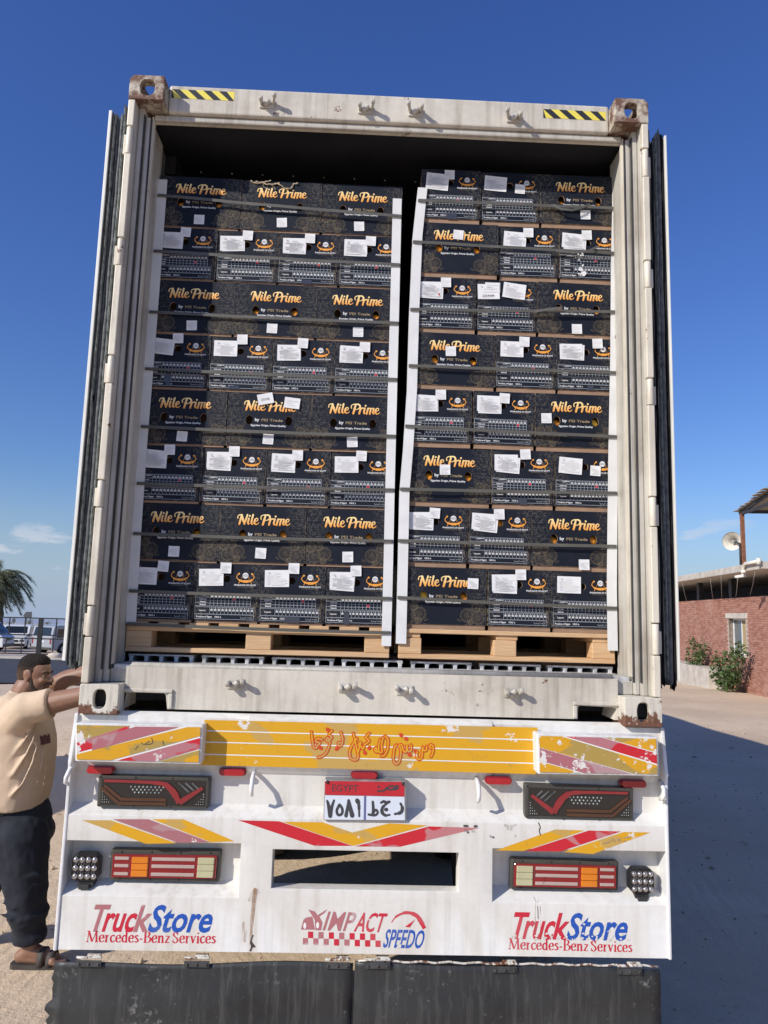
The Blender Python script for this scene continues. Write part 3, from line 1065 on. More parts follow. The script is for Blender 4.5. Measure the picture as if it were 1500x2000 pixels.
def wide_print():
    m = MB(); D = -.0009
    k = .244 / 790
    vs, fs = SCR
    m.add([(-.119 + v[0] * k, D - .0004, .1755 + v[1] * k * .98) for v in vs], fs, 0)
    put_text(m, 'by', mapf, -.068, .1235, .0145, .021, 0, .03, 1, D)
    put_text(m, 'PEI Trade', mapf, -.037, .1235, .0125, .101, 0, .03, 2, D)
    put_text(m, 'Egyptian Origin, Prime Quality', mapf, -.086, .099, .0085, .166, 0, .03, 1, D)
    S = []
    for cx, cz, r, kk, ph in ((-.158, .034, .030, 12, .1), (-.112, .047, .030, 12, .4), (-.176, .075, .022, 10, .3), (-.138, .080, .018, 9, 0), (-.116, .016, .014, 8, 0),
                              (.108, .044, .031, 12, .2), (.158, .034, .030, 12, .5), (.150, .080, .020, 9, .1), (.181, .074, .017, 8, 0), (.125, .012, .011, 8, 0)):
        fruit(S, cx, cz, r, kk, ph)
    for x, z, a, L in ((-.16, .09, 2.2, .03), (-.13, .095, .9, .03), (-.19, .055, 1.4, .03), (.17, .092, 1.0, .03), (.135, .09, 2.0, .03), (.19, .05, .4, .02), (.08, .016, 2.6, .02), (-.09, .016, .4, .02)):
        leafy(S, x, z, a, L)
    put_union(m, S, mapf, 3, D)
    return m.mesh('print', [MT['gold'], MT['print_white'], MT['print_bronze'], MT['print_faint']], normals=False)
def narrow_print():
    m = MB(); D = -.0009
    # boat-shaped emblem
    S = []
    cx, z0 = .080, .181
    S += ribbon(curve2d([(cx - .033, z0 + .036), (cx - .040, z0 + .020), (cx - .024, z0 + .006), (cx, z0 + .002), (cx + .024, z0 + .006), (cx + .040, z0 + .020), (cx + .033, z0 + .036)], 6), [.003, .0035, .008, .0115, .008, .0035, .003])
    S += [disc((cx - .030, z0 + .037), .0045, 8), disc((cx + .030, z0 + .037), .0045, 8)]
    S += ribbon([(cx - .025, z0 + .002), (cx - .029, z0 - .007)], .0025) + ribbon([(cx + .025, z0 + .002), (cx + .029, z0 - .007)], .0025)
    S += ribbon([(cx - .013, z0 + .026), (cx - .018, z0 + .011)], .0012) + ribbon([(cx + .013, z0 + .026), (cx + .018, z0 + .011)], .0012)
    put_union(m, S, mapf, 2, D)
    put_union(m, [disc((cx, z0 + .029), .0135, 16)], mapf, 0, D)
    S = ribbon(curve2d(disc((cx, z0 + .029), .0045, 8), 2, True), .0018, False) + ribbon([(cx - .009, z0 + .024), (cx - .009, z0 + .034)], .0012) + ribbon([(cx + .009, z0 + .024), (cx + .009, z0 + .034)], .0012)
    put_union(m, S, mapf, 4, D - .0005)
    put_text(m, 'PHARAOHS OF EGYPT', mapf, .030, .1625, .0075, .101, 0, .03, 0, D)
    S = ribbon([(.042, .157), (.119, .157)], .0010)
    put_union(m, S, mapf, 3, D)
    # size table
    S = []; lw = .0017
    X0, XG, dx = -.143, -.0755, .0168
    zt = [.124, .105, .0925, .080, .0675]
    for z in zt: S += ribbon([(X0, z), (XG + 11 * dx, z)], lw, False)
    S += ribbon([(X0, .124), (XG, .105)], lw * .6, False)
    for i in range(12): S += ribbon([(XG + i * dx, .124), (XG + i * dx, .0675)], lw, False)
    S += ribbon([(X0, .124), (X0, .008)], lw, False)
    xr = XG + 12 * dx
    for z in (.0625, .0305, .008): S += ribbon([(X0, z), (xr, z)], lw, False)
    S += ribbon([(X0, .0285), (xr, .0285)], lw * .5, False)
    for i in range(13): S += ribbon([(XG + i * dx, .0625), (XG + i * dx, .0305)], lw, False)
    S += ribbon([(xr, .0625), (xr, .008)], lw, False)
    put_union(m, S, mapf, 1, D)
    S = []
    for i in range(11):
        u = XG + (i + .5) * dx
        S += [rect(u - .0012, u + .0012, .1165, .1215), rect(u - .0045, u - .0006, .107, .1145), rect(u + .0006, u + .0045, .107, .1145)]
    for i in range(12):
        u = XG + (i + .5) * dx
        S += [rect(u - .0012, u + .0012, .0555, .0605), rect(u - .0045, u - .0006, .0445, .0535), rect(u + .0006, u + .0045, .0445, .0535)]
    put_union(m, S, mapf, 0, D - .0004)
    put_text(m, 'Calibre', mapf, -.112, .1165, .006, .033, 0, .03, 0, D - .0004)
    put_text(m, 'Valencia', mapf, -.128, .0955, .0062, .036, 0, .03, 0, D)
    put_text(m, 'Navel', mapf, -.122, .083, .0062, .026, 0, .03, 0, D)
    put_text(m, 'Baladi', mapf, -.122, .0705, .0062, .027, 0, .03, 0, D)
    put_text(m, 'Lemon', mapf, -.124, .0435, .0065, .030, 0, .03, 0, D)
    put_text(m, 'Produce of Egypt', mapf, -.136, .0145, .0075, .072, 0, .03, 0, D)
    put_text(m, '15KG \u00b1', mapf, -.052, .0145, .0075, .030, 0, .03, 0, D)
    S = ribbon(curve2d([(xr - .008, .020), (xr - .014, .014), (xr - .022, .018), (xr - .030, .015)], 4), .0016) + ribbon(curve2d([(xr - .036, .021), (xr - .040, .014), (xr - .048, .017), (xr - .056, .014), (xr - .060, .021)], 4), .0016)
    put_union(m, S, mapf, 1, D)
    # plant motif near the edges
    S = []
    for x, z, a, L in ((.128, .06, 1.2, .03), (.135, .045, 2.0, .025), (.13, .02, 1.5, .03), (-.147, .055, 1.4, .02), (.137, .085, 1.7, .025)):
        leafy(S, x, z, a, L)
    put_union(m, S, mapf, 3, D)
    return m.mesh('print', [MT['print_white'], MT['print_line'], MT['print_orange'], MT['print_bronze'], MT['ink_dark']], normals=False)
me_wp, me_np = wide_print(), narrow_print()

# paper labels
def paper_mesh(w, h, lines, big=False, seed=0, note=None, dot=False):
    rng = random.Random(seed)
    m = MB()
    n = 4
    def zz(u): return -.0006 - .0022 * max(0, abs(u) * 2 - .55) * (1 if rng.random() < 2 else 0)
    vs = []
    for j in range(n + 1):
        for i in range(n + 1):
            u, v = i / n - .5, j / n - .5
            vs.append((u * w, zz(u) - .0012 * max(0, v - .2), v * h))
    m.add(vs, [(j * (n + 1) + i, j * (n + 1) + i + 1, (j + 1) * (n + 1) + i + 1, (j + 1) * (n + 1) + i) for j in range(n) for i in range(n)], 0, True)
    mf = lambda u, w_, d: (u, -.0040 + d, w_)
    if lines:
        S = []
        if big:
            S.append(rect(-w * .36, -w * .30, h * .30, h * .38))
            put_text(m, 'Invoice', mf, -w * .1, h * .27, h * .10, w * .22, .2, 0, 1)
        for i in range(lines):
            z = h * (.18 - .6 * i / lines)
            x0 = -w * (.42 if rng.random() < .5 else .25); x1 = x0 + w * rng.uniform(.35, .8)
            S.append(rect(x0, min(x1, w * .42), z, z + h * (.022 if big else .03)))
        put_union(m, S, mf, 1)
    if note:
        put_text(m, note, mf, -w * .32, -h * .12 if not big else -h * .36, h * (.2 if not big else .14), w * .55, .25, 0, 2)
    if dot:
        put_union(m, [disc((w * .40, -h * .33), .005, 8)], mf, 3)
    return m.mesh('paper_label', [MT['paper'], MT['paper_print'], MT['ink_dark'], MT['print_red']], normals=False)
BIG = [paper_mesh(.112, .078, 13, True, i) for i in range(4)]
STK = [paper_mesh(.050, .049, 6, False, 10 + i) for i in range(3)]
NOTE = [paper_mesh(.074, .052, 0, False, 20, '22346'), paper_mesh(.074, .052, 3, False, 21), paper_mesh(.108, .078, 3, True, 22, '22349'), paper_mesh(.112, .078, 12, True, 23, None, True)]
me_red = MB().add([(-.0055, 0, -.005), (.0055, 0, -.005), (.0055, 0, .005), (-.0055, 0, .005)], [(0, 1, 2, 3)]).mesh('red_mark', MT['print_red'], normals=False)

ORD = ['top', 'second', 'third', 'fourth', 'fifth', 'sixth', 'seventh', 'bottom']
RNG = random.Random(11)
CART = {}
def carton_thing(kind, x, z, side, row, k, pos, dz=0.0):
    wide = kind == 'W'
    what = 'wide gold-lettered carton' if wide else 'narrow table-printed carton'
    lab = '%s, %s of %s row%s, %s stack' % (what, pos, ORD[row], '' if row in (0, 7) else ' from top', side)
    t = thing('carton', lab, 'carton', (x, PY + .004 + RNG.uniform(-.004, .006), z), RNG.uniform(-.011, .011), 'black fruit cartons stacked on the pallets')
    t.rotation_euler.y = RNG.uniform(-.006, .006)
    t.rotation_euler.x = RNG.uniform(-.009, .009)
    link('lid', me_wide if wide else me_narrow, t)
    link('tray', TRAY[(side, kind)], t)
    link('print', me_wp if wide else me_np, t)
    CART[(side, row, k)] = t
    return t
def label_on(t, me, u, w, rot=0.0, lift=0.0, name='paper_label'):
    o = link(name, me, t, (u, -.0018 - lift, w))
    o.rotation_euler = (0, rot, 0)
    return o
for row in range(8):
    z = PALT + (7 - row) * PITCH_L
    lip = PITCH_L - LID
    if row % 2 == 0:
        for k in range(3):
            x = XL0 + .2 + k * .4 + RNG.uniform(-.002, .002) + .004 * (3 - row) / 3
            t = carton_thing('W', x, z + lip * .96, 'left', row, k, ['leftmost', 'middle', 'rightmost'][k])
            if (row, k) == (4, 1):
                label_on(t, NOTE[0], -.022, .232, -.22, .004); label_on(t, NOTE[1], .105, .216, .10, .004)
            label_on(t, STK[k], RNG.uniform(-.012, .012), .040 + RNG.uniform(-.004, .004), RNG.uniform(-.06, .06), 0, 'sticker')
    else:
        for k in range(4):
            x = XL0 + .15 + k * .3 + RNG.uniform(-.002, .002) + .004 * (3 - row) / 3
            t = carton_thing('N', x, z + lip * .96, 'left', row, k, ['leftmost', 'second', 'third', 'rightmost'][k])
            label_on(t, BIG[(row + k) % 4], -.074 + RNG.uniform(-.006, .004), .198 + RNG.uniform(-.005, .006), RNG.uniform(-.05, .03) + (.09 if k == 0 and row in (3, 5) else 0), .0008)
            if RNG.random() < .5: label_on(t, BIG[(row + k + 1) % 4], -.071, .193, RNG.uniform(-.05, .08), -.0002)
            label_on(t, STK[(row + k) % 3], -.005 + RNG.uniform(-.006, .008), .240 + RNG.uniform(-.006, .010), RNG.uniform(-.05, .05), .0045, 'sticker')
            link('red_mark', me_red, t, (-.0755 + .0168 * (7.5 + RNG.choice((0, 0, -1))), -.0016, .099 - .0125 * RNG.choice((0, 0, 1))))
st_r = {0: (1143, 420), 1: (895, 459), 2: (1127, 642), 3: (880, 686), 4: (1067, 817), 5: (869, 917), 6: (1141, 1103), 7: (924, 1140)}
for row in range(8):
    z = PALT + (7 - row) * PITCH_R
    lip = PITCH_R - LID
    sh = .050 * (7 - row) / 7 + (.012 if row % 2 == 0 else .0) * 0
    pat = 'NNW' if row % 2 == 0 else 'WNN'
    x = XR0 + sh + .006
    kn = 0
    for k, c in enumerate(pat):
        w = .4 if c == 'W' else .3
        t = carton_thing(c, x + w / 2 + RNG.uniform(-.002, .002), z + lip * .97, 'right', row, k, ['leftmost', 'middle', 'rightmost'][k])
        if c == 'W':
            p = at(*st_r[row], PY)
            label_on(t, STK[row % 3], p.x - t.location.x, p.z - t.location.z, RNG.uniform(-.08, .08), .002, 'sticker')
        else:
            if (row, k) == (2, 1):
                label_on(t, NOTE[2], -.092, .200, -.04, .002); label_on(t, NOTE[1], -.072, .222, 0, .0005); label_on(t, BIG[1], .035, .207, .12, .004)
            else:
                bm_ = NOTE[3] if (row, k) == (2, 0) else BIG[(row + k) % 4]
                label_on(t, bm_, -.074 + RNG.uniform(-.008, .006), .197 + RNG.uniform(-.006, .006), RNG.uniform(-.04, .07), .0008)
                if RNG.random() < .6: label_on(t, BIG[(row + k + 1) % 4], -.070, .190, RNG.uniform(-.03, .09), -.0002)
                if (row, k) in ((0, 1), (5, 2)):
                    label_on(t, STK[1], .045, .175, .05, .002, 'sticker')
                elif (row, k) != (7, 2):
                    label_on(t, STK[(row + k) % 3], RNG.uniform(-.012, .012) + (.05 if (row, k) == (3, 2) else 0), .236 + RNG.uniform(-.008, .008), RNG.uniform(-.07, .07), .0045, 'sticker')
            link('red_mark', me_red, t, (-.0755 + .0168 * (7.5 + RNG.choice((0, 0, -1, 1))), -.0016, .099))
        x += w + .002

# fruit that shows in the hand holes
def fruit_in(side, row, k, hole, yellow=False, dz=-.006):
    t = CART[(side, row, k)]
    hx_, hz = (WH[hole] if hole is not None else NH)
    where = ('left' if hole == 0 else 'right') if hole is not None else 'round'
    m = MB(); m.ball((0, 0, 0), (.036, .036, .034), 8)
    rowt = {0: 'top', 7: 'bottom'}.get(row, ORD[row] + ' from top')
    o = m.build('orange', MT['yellow_fruit' if yellow else 'orange'])
    o.location = (t.location.x + hx_ + RNG.uniform(-.004, .004), t.location.y + .048, t.location.z + hz + dz)
    tag(o, '%s fruit in %s hand hole of %s carton, row %s, %s stack' % ('yellow' if yellow else 'orange', where, {('left', 0): 'leftmost', ('left', 1): 'middle', ('left', 2): 'rightmost', ('right', 0): 'leftmost', ('right', 1): 'middle', ('right', 2): 'rightmost'}[(side, k)], rowt, side), 'fruit', 'fruit showing in the hand holes')
for a in (('right', 0, 2, 1, False, -.020), ('right', 1, 0, 1), ('right', 1, 0, 0, False, .0), ('right', 2, 2, 0), ('right', 3, 0, 0, False, -.010), ('right', 4, 2, 1, True), ('right', 6, 1, None), ('right', 7, 0, 0, True, 0.0), ('right', 7, 0, 1, False, -.01), ('left', 6, 1, 1), ('left', 6, 2, 0), ('left', 6, 2, 1), ('left', 0, 1, 0, False, -.02), ('right', 6, 2, 1), ('left', 0, 0, 0, False, -.016), ('left', 0, 0, 1, False, -.014), ('left', 2, 1, 0, False, -.018), ('left', 2, 1, 1, False, -.012), ('left', 2, 2, 1, False, -.016), ('left', 6, 0, 1, False, -.016), ('left', 6, 1, 0, False, -.018), ('right', 5, 0, 0, False, -.016), ('right', 5, 0, 1, False, -.018), ('right', 2, 2, 1, False, -.018), ('right', 4, 2, 0, False, -.018), ('right', 6, 2, 0, False, -.018), ('right', 3, 0, 1, False, -.018), ('right', 0, 2, 0, False, -.022)):
    fruit_in(*a)

MT['torn_board'] = simple('torn_board', (.50, .40, .26), .9, var=.3, vs=60)
# torn top edge of the middle carton in the left stack
t = CART[('left', 0, 1)]
m = MB()
rr = random.Random(3)
def frayed(pts, w):
    q = [(a + rr.uniform(-.003, .003), -.004 + rr.uniform(-.004, .001), b + rr.uniform(-.002, .002)) for a, b in curve2d(pts, 5)]
    m.tube(q, [w * rr.uniform(.5, 1.3) for _ in q], 5)
frayed([(-.155, .258), (-.125, .243), (-.09, .252), (-.055, .262)], .003)
frayed([(-.13, .252), (-.09, .245), (-.05, .240), (-.01, .255)], .0035)
frayed([(-.02, .248), (.0, .232), (.02, .222), (.045, .224), (.055, .246), (.08, .252)], .003)
frayed([(-.095, .245), (-.09, .228), (-.08, .220)], .0012)
frayed([(-.05, .240), (-.04, .225), (-.028, .216)], .0012)
o_ = m.build('torn_edge', MT['torn_board'], None); o_.parent = t

t = CART[('right', 1, 2)]
m = MB(); rs_ = random.Random(9); S = []
for i in range(26):
    u, w_ = rs_.uniform(-.052, -.030), .022 + .115 * rs_.random() ** 1.5
    S.append([(u + .006 * math.cos(k_ * 1.05 + i) * rs_.uniform(.3, 1.2), w_ + .007 * math.sin(k_ * 1.05 + i) * rs_.uniform(.3, 1.2)) for k_ in range(6)])
S += [disc((-.024, .030), .011, 7), disc((-.028, .022), .009, 6)]
for i, p in enumerate(S): m.add([(a, -.0016 - .00012 * i, b) for a, b in p], [tuple(range(len(p)))])
o_ = m.build('torn_print', MT['paper'], None, normals=False); o_.parent = t
# clear tape with a shine, on a few cartons
MT['tape'] = simple('glossy_tape', (.05, .055, .07), .12, var=.2, vs=30, bump=.8, bs=60, bd=.004)
for key, x0, x1, z0, z1 in ((('right', 0, 0), -.02, .03, -.002, .03), (('left', 3, 0), -.055, -.030, .01, .075), (('left', 3, 1), -.05, .0, .001, .02), (('left', 1, 2), -.03, .02, .0, .022), (('right', 3, 2), .0, .03, .001, .024), (('left', 7, 3), -.06, -.035, .0, .06), (('left', 7, 2), -.03, .04, .0, .03), (('right', 5, 1), -.02, .02, .0, .03)):
    m = MB(); m.quad((x0, -.0022, z0), (x1, -.0022, z0), (x1, -.0022, z1), (x0, -.0022, z1)); m.build('tape', MT['tape'], None, normals=False).parent = CART[key]

# white edge boards at the corners of the stacks
def edge_board(pts, wid, label, sgn):
    """pts: (x, z) of the outer front corner from top to bottom"""
    b0 = Vector((pts[-1][0], PY, pts[-1][1]))
    m = MB()
    k = len(pts)
    y0 = PY - .010
    for i in range(k - 1):
        (xa, za), (xb_, zb2) = pts[i], pts[i + 1]
        for (u0, u1, ya, yb) in ((0, wid, y0, y0 + .004), (-.004, 0, y0, y0 + .055)):
            vs = []
            for (xx, zz_) in ((xa, za), (xb_, zb2)):
                for yy in (ya, yb):
                    for uu in (u0, u1):
                        vs.append((xx + sgn * uu, yy, zz_))
            m.add(vs, [(0, 1, 3, 2), (4, 6, 7, 5), (0, 4, 5, 1), (2, 3, 7, 6), (0, 2, 6, 4), (1, 5, 7, 3)])
    o = m.build('edge_board', MT['board_white'], None)
    tag(o, label, 'edge board', 'white edge boards on the stack corners')
def eb(px):
    return [(at(a, b, PY - .01).x, at(a, b, PY - .01).z) for a, b in px]
edge_board(eb([(310, 350), (296, 540), (283, 705), (270, 860), (258, 1030), (247, 1218)]), .042, 'white edge board at the left edge of the left carton stack', 1)
edge_board(eb([(783, 388), (779, 560), (774, 760), (769, 960), (766, 1100), (762, 1262)]), .040, 'white edge board at the right edge of the left carton stack', -1)
edge_board(eb([(818, 366), (808, 460), (801, 620), (797, 760), (789, 880), (782, 960), (779, 1090), (775, 1257)]), .043, 'crooked white edge board leaning at the left edge of the right carton stack', 1)
edge_board(eb([(1213, 374), (1210, 520), (1209, 700), (1206, 860), (1204, 1030), (1203, 1150), (1205, 1271)]), .042, 'white edge board at the right edge of the right carton stack', -1)

# strapping round the stacks
def strap(px0, py0, px1, py1, label, sag=.004, tails=()):
    a, b = at(px0, py0, PY - .016), at(px1, py1, PY - .016)
    m = MB()
    w, th = .0145, .0012
    y = PY - .0165
    n = 14
    path = [(a.x - .004, PY + .5, a.z + .01), (a.x - .006, PY + .06, a.z), (a.x - .004, PY - .010, a.z)]
    for i in range(n + 1):
        u = i / n
        path.append((a.x + (b.x - a.x) * u, y - .003 * math.sin(u * math.pi * 3) ** 2, a.z + (b.z - a.z) * u - sag * math.sin(math.pi * u)))
    path += [(b.x + .004, PY - .010, b.z), (b.x + .006, PY + .06, b.z), (b.x + .004, PY + .5, b.z + .01)]
    vs, fs = [], []
    for p in path: vs += [(p[0], p[1], p[2] - w / 2), (p[0], p[1], p[2] + w / 2)]
    fs = [(2 * i, 2 * i + 1, 2 * i + 3, 2 * i + 2) for i in range(len(path) - 1)]
    m.add(vs, fs, 0)
    o = m.build('strap', MT['strap'], None, normals=False)
    md = o.modifiers.new('thick', 'SOLIDIFY'); md.thickness = th; md.offset = 0
    tag(o, label, 'strap', 'grey straps round the carton stacks')
    for tl in tails:
        m = MB(); vs = []
        for (px, py, yo) in tl:
            q = at(px, py, PY - .018 - yo)
            vs += [(q.x, q.y, q.z - w * .45), (q.x, q.y, q.z + w * .45)]
        m.add(vs, [(2 * i, 2 * i + 1, 2 * i + 3, 2 * i + 2) for i in range(len(tl) - 1)], 0, True)
        c = m.build('strap_tail', MT['strap'], o, normals=False)
names = ['topmost', 'second from the top', 'third from the top', 'fourth from the top', 'fifth from the top', 'sixth from the top', 'seventh from the top', 'eighth from the top', 'lowest, across the pallet']
for i, (ya, yb) in enumerate([(381, 422), (490, 517), (609, 631), (720, 741), (833, 852), (944, 957), (1042, 1057), (1154, 1169), (1218, 1236)]):
    xa = 309 - (ya - 381) * .073; xb2 = 783 - (yb - 422) * .027
    strap(xa, ya, xb2, yb, 'grey strap across the left carton stack, %s' % names[i])
names[7] = 'lowest'
tl = {0: [[(1080, 400, 0), (1095, 408, .01), (1118, 410, .014), (1140, 404, .008), (1152, 399, 0)]], 1: [[(1085, 489, .002), (1120, 493, .012), (1150, 490, .016), (1168, 481, .010)]],
      2: [[(1045, 608, .001), (1070, 604, .012), (1098, 601, .016)]], 4: [[(1050, 846, .001), (1080, 848, .003), (1108, 850, .004)]]}
for i, (ya, yb) in enumerate([(391, 407), (472, 495), (604, 609), (714, 728), (832, 853), (955, 963), (1056, 1067), (1167, 1188)]):
    xa = [818, 808, 803, 800, 793, 783, 780, 778][i]; xb2 = [1213, 1211, 1209, 1208, 1207, 1204, 1203, 1204][i]
    strap(xa, ya, xb2, yb, 'grey strap across the right carton stack, %s' % names[i], .002, tl.get(i, ()))

# olive tarpaulin scrap squeezed into the gap between the stacks
m = MB()
vs = []
for i, (px, py) in enumerate([(768, 1105), (772, 1140), (767, 1165), (773, 1200), (768, 1222)]):
    for j in range(3):
        q = at(px - 6 + j * 6, py, PY + .06)
        vs.append((q.x, q.y + .02 * ((i + j) % 2), q.z))
m.add(vs, [(i * 3 + j, i * 3 + j + 1, i * 3 + j + 4, i * 3 + j + 3) for i in range(4) for j in range(2)], 0, True)
MT['olive'] = simple('olive_cloth', (.12, .125, .07), .8)
o = m.build('cloth_scrap', MT['olive'], None, normals=False)
md = o.modifiers.new('thick', 'SOLIDIFY'); md.thickness = .004
tag(o, 'olive cloth scrap squeezed into the gap between the two carton stacks', 'cloth')
# ------------------------------------------------------------------ trailer rear
tr = thing('semi_trailer', 'white semi-trailer with striped rear bumper, tail lamps and black mud flaps', 'trailer', (0, 0, 0))
ZL = {k: at(700, v, 0).z for k, v in dict(top=1403, ya=1410, yb=1502, u=1521, wl=1583, ridge=1602, st=1652, rt=1662, rb=1738, lip=1758, bot=1863).items()}
# heights of the section, and its depth for each kind of bay
lv = ['top', 'ya', 'yb', 'u', 'wl', 'ridge', 'st', 'rt', 'rb', 'lip', 'bot']
zz = [ZL[k] for k in lv]
D_L = [.060, .030, .030, .055, .055, .0, .0, .085, .085, .0, .0]     # lamp bays
D_C = [.060, .018, .018, .055, .055, .0, .0, .0, .0, .0, .0]         # pillars and centre
xpx = lambda px, py: at(px, py, 0).x
BL, BR = -1.226, 1.222
c1, c2 = xpx(468, 1700), xpx(531, 1700)
c3, c4 = xpx(896, 1700), xpx(962, 1700)
cols = [(BL, c1, D_L, 'bay'), (c1, c2, D_C, 'p'), (c2, c3, D_C, 'win'), (c3, c4, D_C, 'p'), (c4, BR, D_L, 'bay')]
def subdiv(x0, x1, n): return [(x0 + (x1 - x0) * i / n) for i in range(n + 1)]
m = MB()
rngb = random.Random(2)
prev = None
for x0, x1, D, kind in cols:
    xs = subdiv(x0, x1, 6 if kind != 'p' else 2)
    for a, b in zip(xs, xs[1:]):
        for i in range(len(lv) - 1):
            if kind == 'win' and lv[i] in ('rt',): continue
            m.quad((a, D[i], zz[i]), (b, D[i], zz[i]), (b, D[i + 1], zz[i + 1]), (a, D[i + 1], zz[i + 1]))
    if prev is not None:
        P = prev
        for i in range(len(lv) - 1):
            q = [(x0, P[i], zz[i]), (x0, D[i], zz[i]), (x0, D[i + 1], zz[i + 1]), (x0, P[i + 1], zz[i + 1])]
            if abs(P[i] - D[i]) < 1e-6 and abs(P[i + 1] - D[i + 1]) < 1e-6: continue
            if abs(P[i] - D[i]) < 1e-6: q = [q[0], q[2], q[3]]
            elif abs(P[i + 1] - D[i + 1]) < 1e-6: q = q[:3]
            m.add(q, [tuple(range(len(q)))])
    prev = D
# window reveal
iw0, iw1 = zz[lv.index('rt')], zz[lv.index('rb')]
for a, b in ((c2, iw0), (c2, iw1)): pass
dr_ = .085
m.quad((c2, 0, iw0), (c2, 0, iw1), (c2, dr_, iw1 - .008), (c2, dr_, iw0 + .006))
m.quad((c3, 0, iw0), (c3, 0, iw1), (c3, dr_, iw1 - .008), (c3, dr_, iw0 + .006))
xs = subdiv(c2, c3, 6)
for a, b in zip(xs, xs[1:]):
    m.quad((a, 0, iw1), (b, 0, iw1), (b, dr_, iw1 - .008), (a, dr_, iw1 - .008))
    m.quad((a, 0, iw0), (b, 0, iw0), (b, dr_, iw0 + .006), (a, dr_, iw0 + .006))
# top lip rolls back under the container, closed lower edge, end plates
allx = sorted(set([BL, BR, c1, c2, c3, c4]))
for a, b in zip(allx, allx[1:]):
    m.quad((a, .060, zz[0]), (b, .060, zz[0]), (b, .16, zz[0] - .012), (a, .16, zz[0] - .012))
    m.quad((a, .0, zz[-1]), (b, .0, zz[-1]), (b, .05, zz[-1] - .004), (a, .05, zz[-1] - .004))
bump = m.build('bumper', MT['fibre'], tr, weld=True, bevel=.011, segs=3, angle=22)
for p in bump.data.polygons: p.use_smooth = True
for s, X in ((-1, BL), (1, BR)):
    m = MB()
    a, b = sorted((X - s * .002, X + s * .012))
    out = [(-.006, ZL['bot'] - .004), (-.006, ZL['lip']), (-.004, ZL['ridge']), (-.006, ZL['u']), (-.012, ZL['yb']), (.02, ZL['ya'] + .004), (.12, ZL['top'] + .004), (.12, ZL['bot'] - .004)]
    m.prism(out, lambda u, w, d: (d, u, w), a, b)
    m.build('end_plate', MT['white_metal'], tr, bevel=.004, segs=2)

# sheets of print lie on planes of the bumper
def sheet(d): return lambda u, w, dd: (u, d + dd, w)
def P2(px, py, Y): q = at(px, py, Y); return (q.x, q.z)
def poly_px(pts, Y): return [P2(a, b, Y) for a, b in pts]
def decal(name, mats, parent=bump): return MB(), name, mats, parent

# yellow band with three fine white lines
YB = .0165
m = MB()
put_union(m, [poly_px([(399, 1406), (1050, 1421), (1047, 1512), (393, 1494)], YB)], sheet(YB), 0)
m.build('yellow_band', [MT['yellow']], bump, normals=False)
m = MB()
S = []
for (ya, yb) in ((1427, 1445), (1449, 1467), (1473, 1491)):
    S += ribbon([P2(399, ya, YB), P2(1047, yb, YB)], .0045, False)
put_union(m, S, sheet(YB - .0008), 0)
m.build('white_line', [MT['line_white']], bump, normals=False)
# brush calligraphy (red outline, the band showing through the strokes)
k = 1 / 3.947
cal = [
 [(1034, 715), (1022, 705), (1030, 690), (1046, 696), (1050, 720), (1046, 750), (1032, 780)],
 [(1000, 700), (996, 728), (976, 732), (968, 704), (966, 735), (960, 790), (936, 800), (922, 775), (926, 745)], [(918, 742), (912, 736)],
 [(880, 690), (880, 730), (862, 742), (850, 722), (846, 690), (842, 742), (822, 735), (806, 690), (784, 700), (800, 720), (796, 790), (780, 830), (756, 832), (742, 790), (752, 715), (768, 690)],
 [(800, 612), (806, 618)], [(838, 640), (844, 646)], [(866, 764), (872, 770)],
 [(678, 622), (702, 650), (698, 720), (676, 768), (650, 776)], [(664, 632), (652, 690), (656, 742), (634, 744), (630, 700), (640, 650)], [(634, 740), (608, 742), (600, 722), (612, 712), (618, 745)],
 [(558, 600), (532, 632), (556, 660), (520, 690), (510, 720), (490, 700), (474, 690), (492, 668), (478, 720), (466, 738), (444, 640), (434, 600)], [(466, 738), (470, 790), (440, 806), (408, 780), (412, 720), (440, 670), (462, 640)], [(522, 748), (526, 754)], [(556, 716), (560, 710)],
 [(338, 592), (352, 640), (344, 690), (322, 696), (318, 676), (336, 672)], [(318, 706), (304, 722)],
 [(270, 580), (246, 610), (268, 630), (240, 660), (226, 652), (238, 636), (252, 680), (228, 745), (196, 776), (162, 786)], [(236, 570), (240, 576)],
 [(196, 650), (160, 640), (146, 664), (176, 676), (154, 700), (150, 712), (126, 700), (112, 590)], [(180, 712), (186, 716)],
]
S1, S2 = [], []
for st in cal:
    pts = [P2(580 + a * k, 1280 + b * k, YB) for a, b in st]
    c = curve2d(pts, 6)
    dot = len(st) == 2
    S1 += ribbon(c, .0145 if not dot else .016)
    if not dot: S2 += ribbon(c, .0062)
m = MB(); put_union(m, S1, sheet(YB - .0014), 0)
m.build('calligraphy', [MT['calligraphy']], bump, normals=False)
m = MB(); put_union(m, S2, sheet(YB - .0020), 0)
m.build('calligraphy_fill', [MT['yellow']], bump, normals=False)

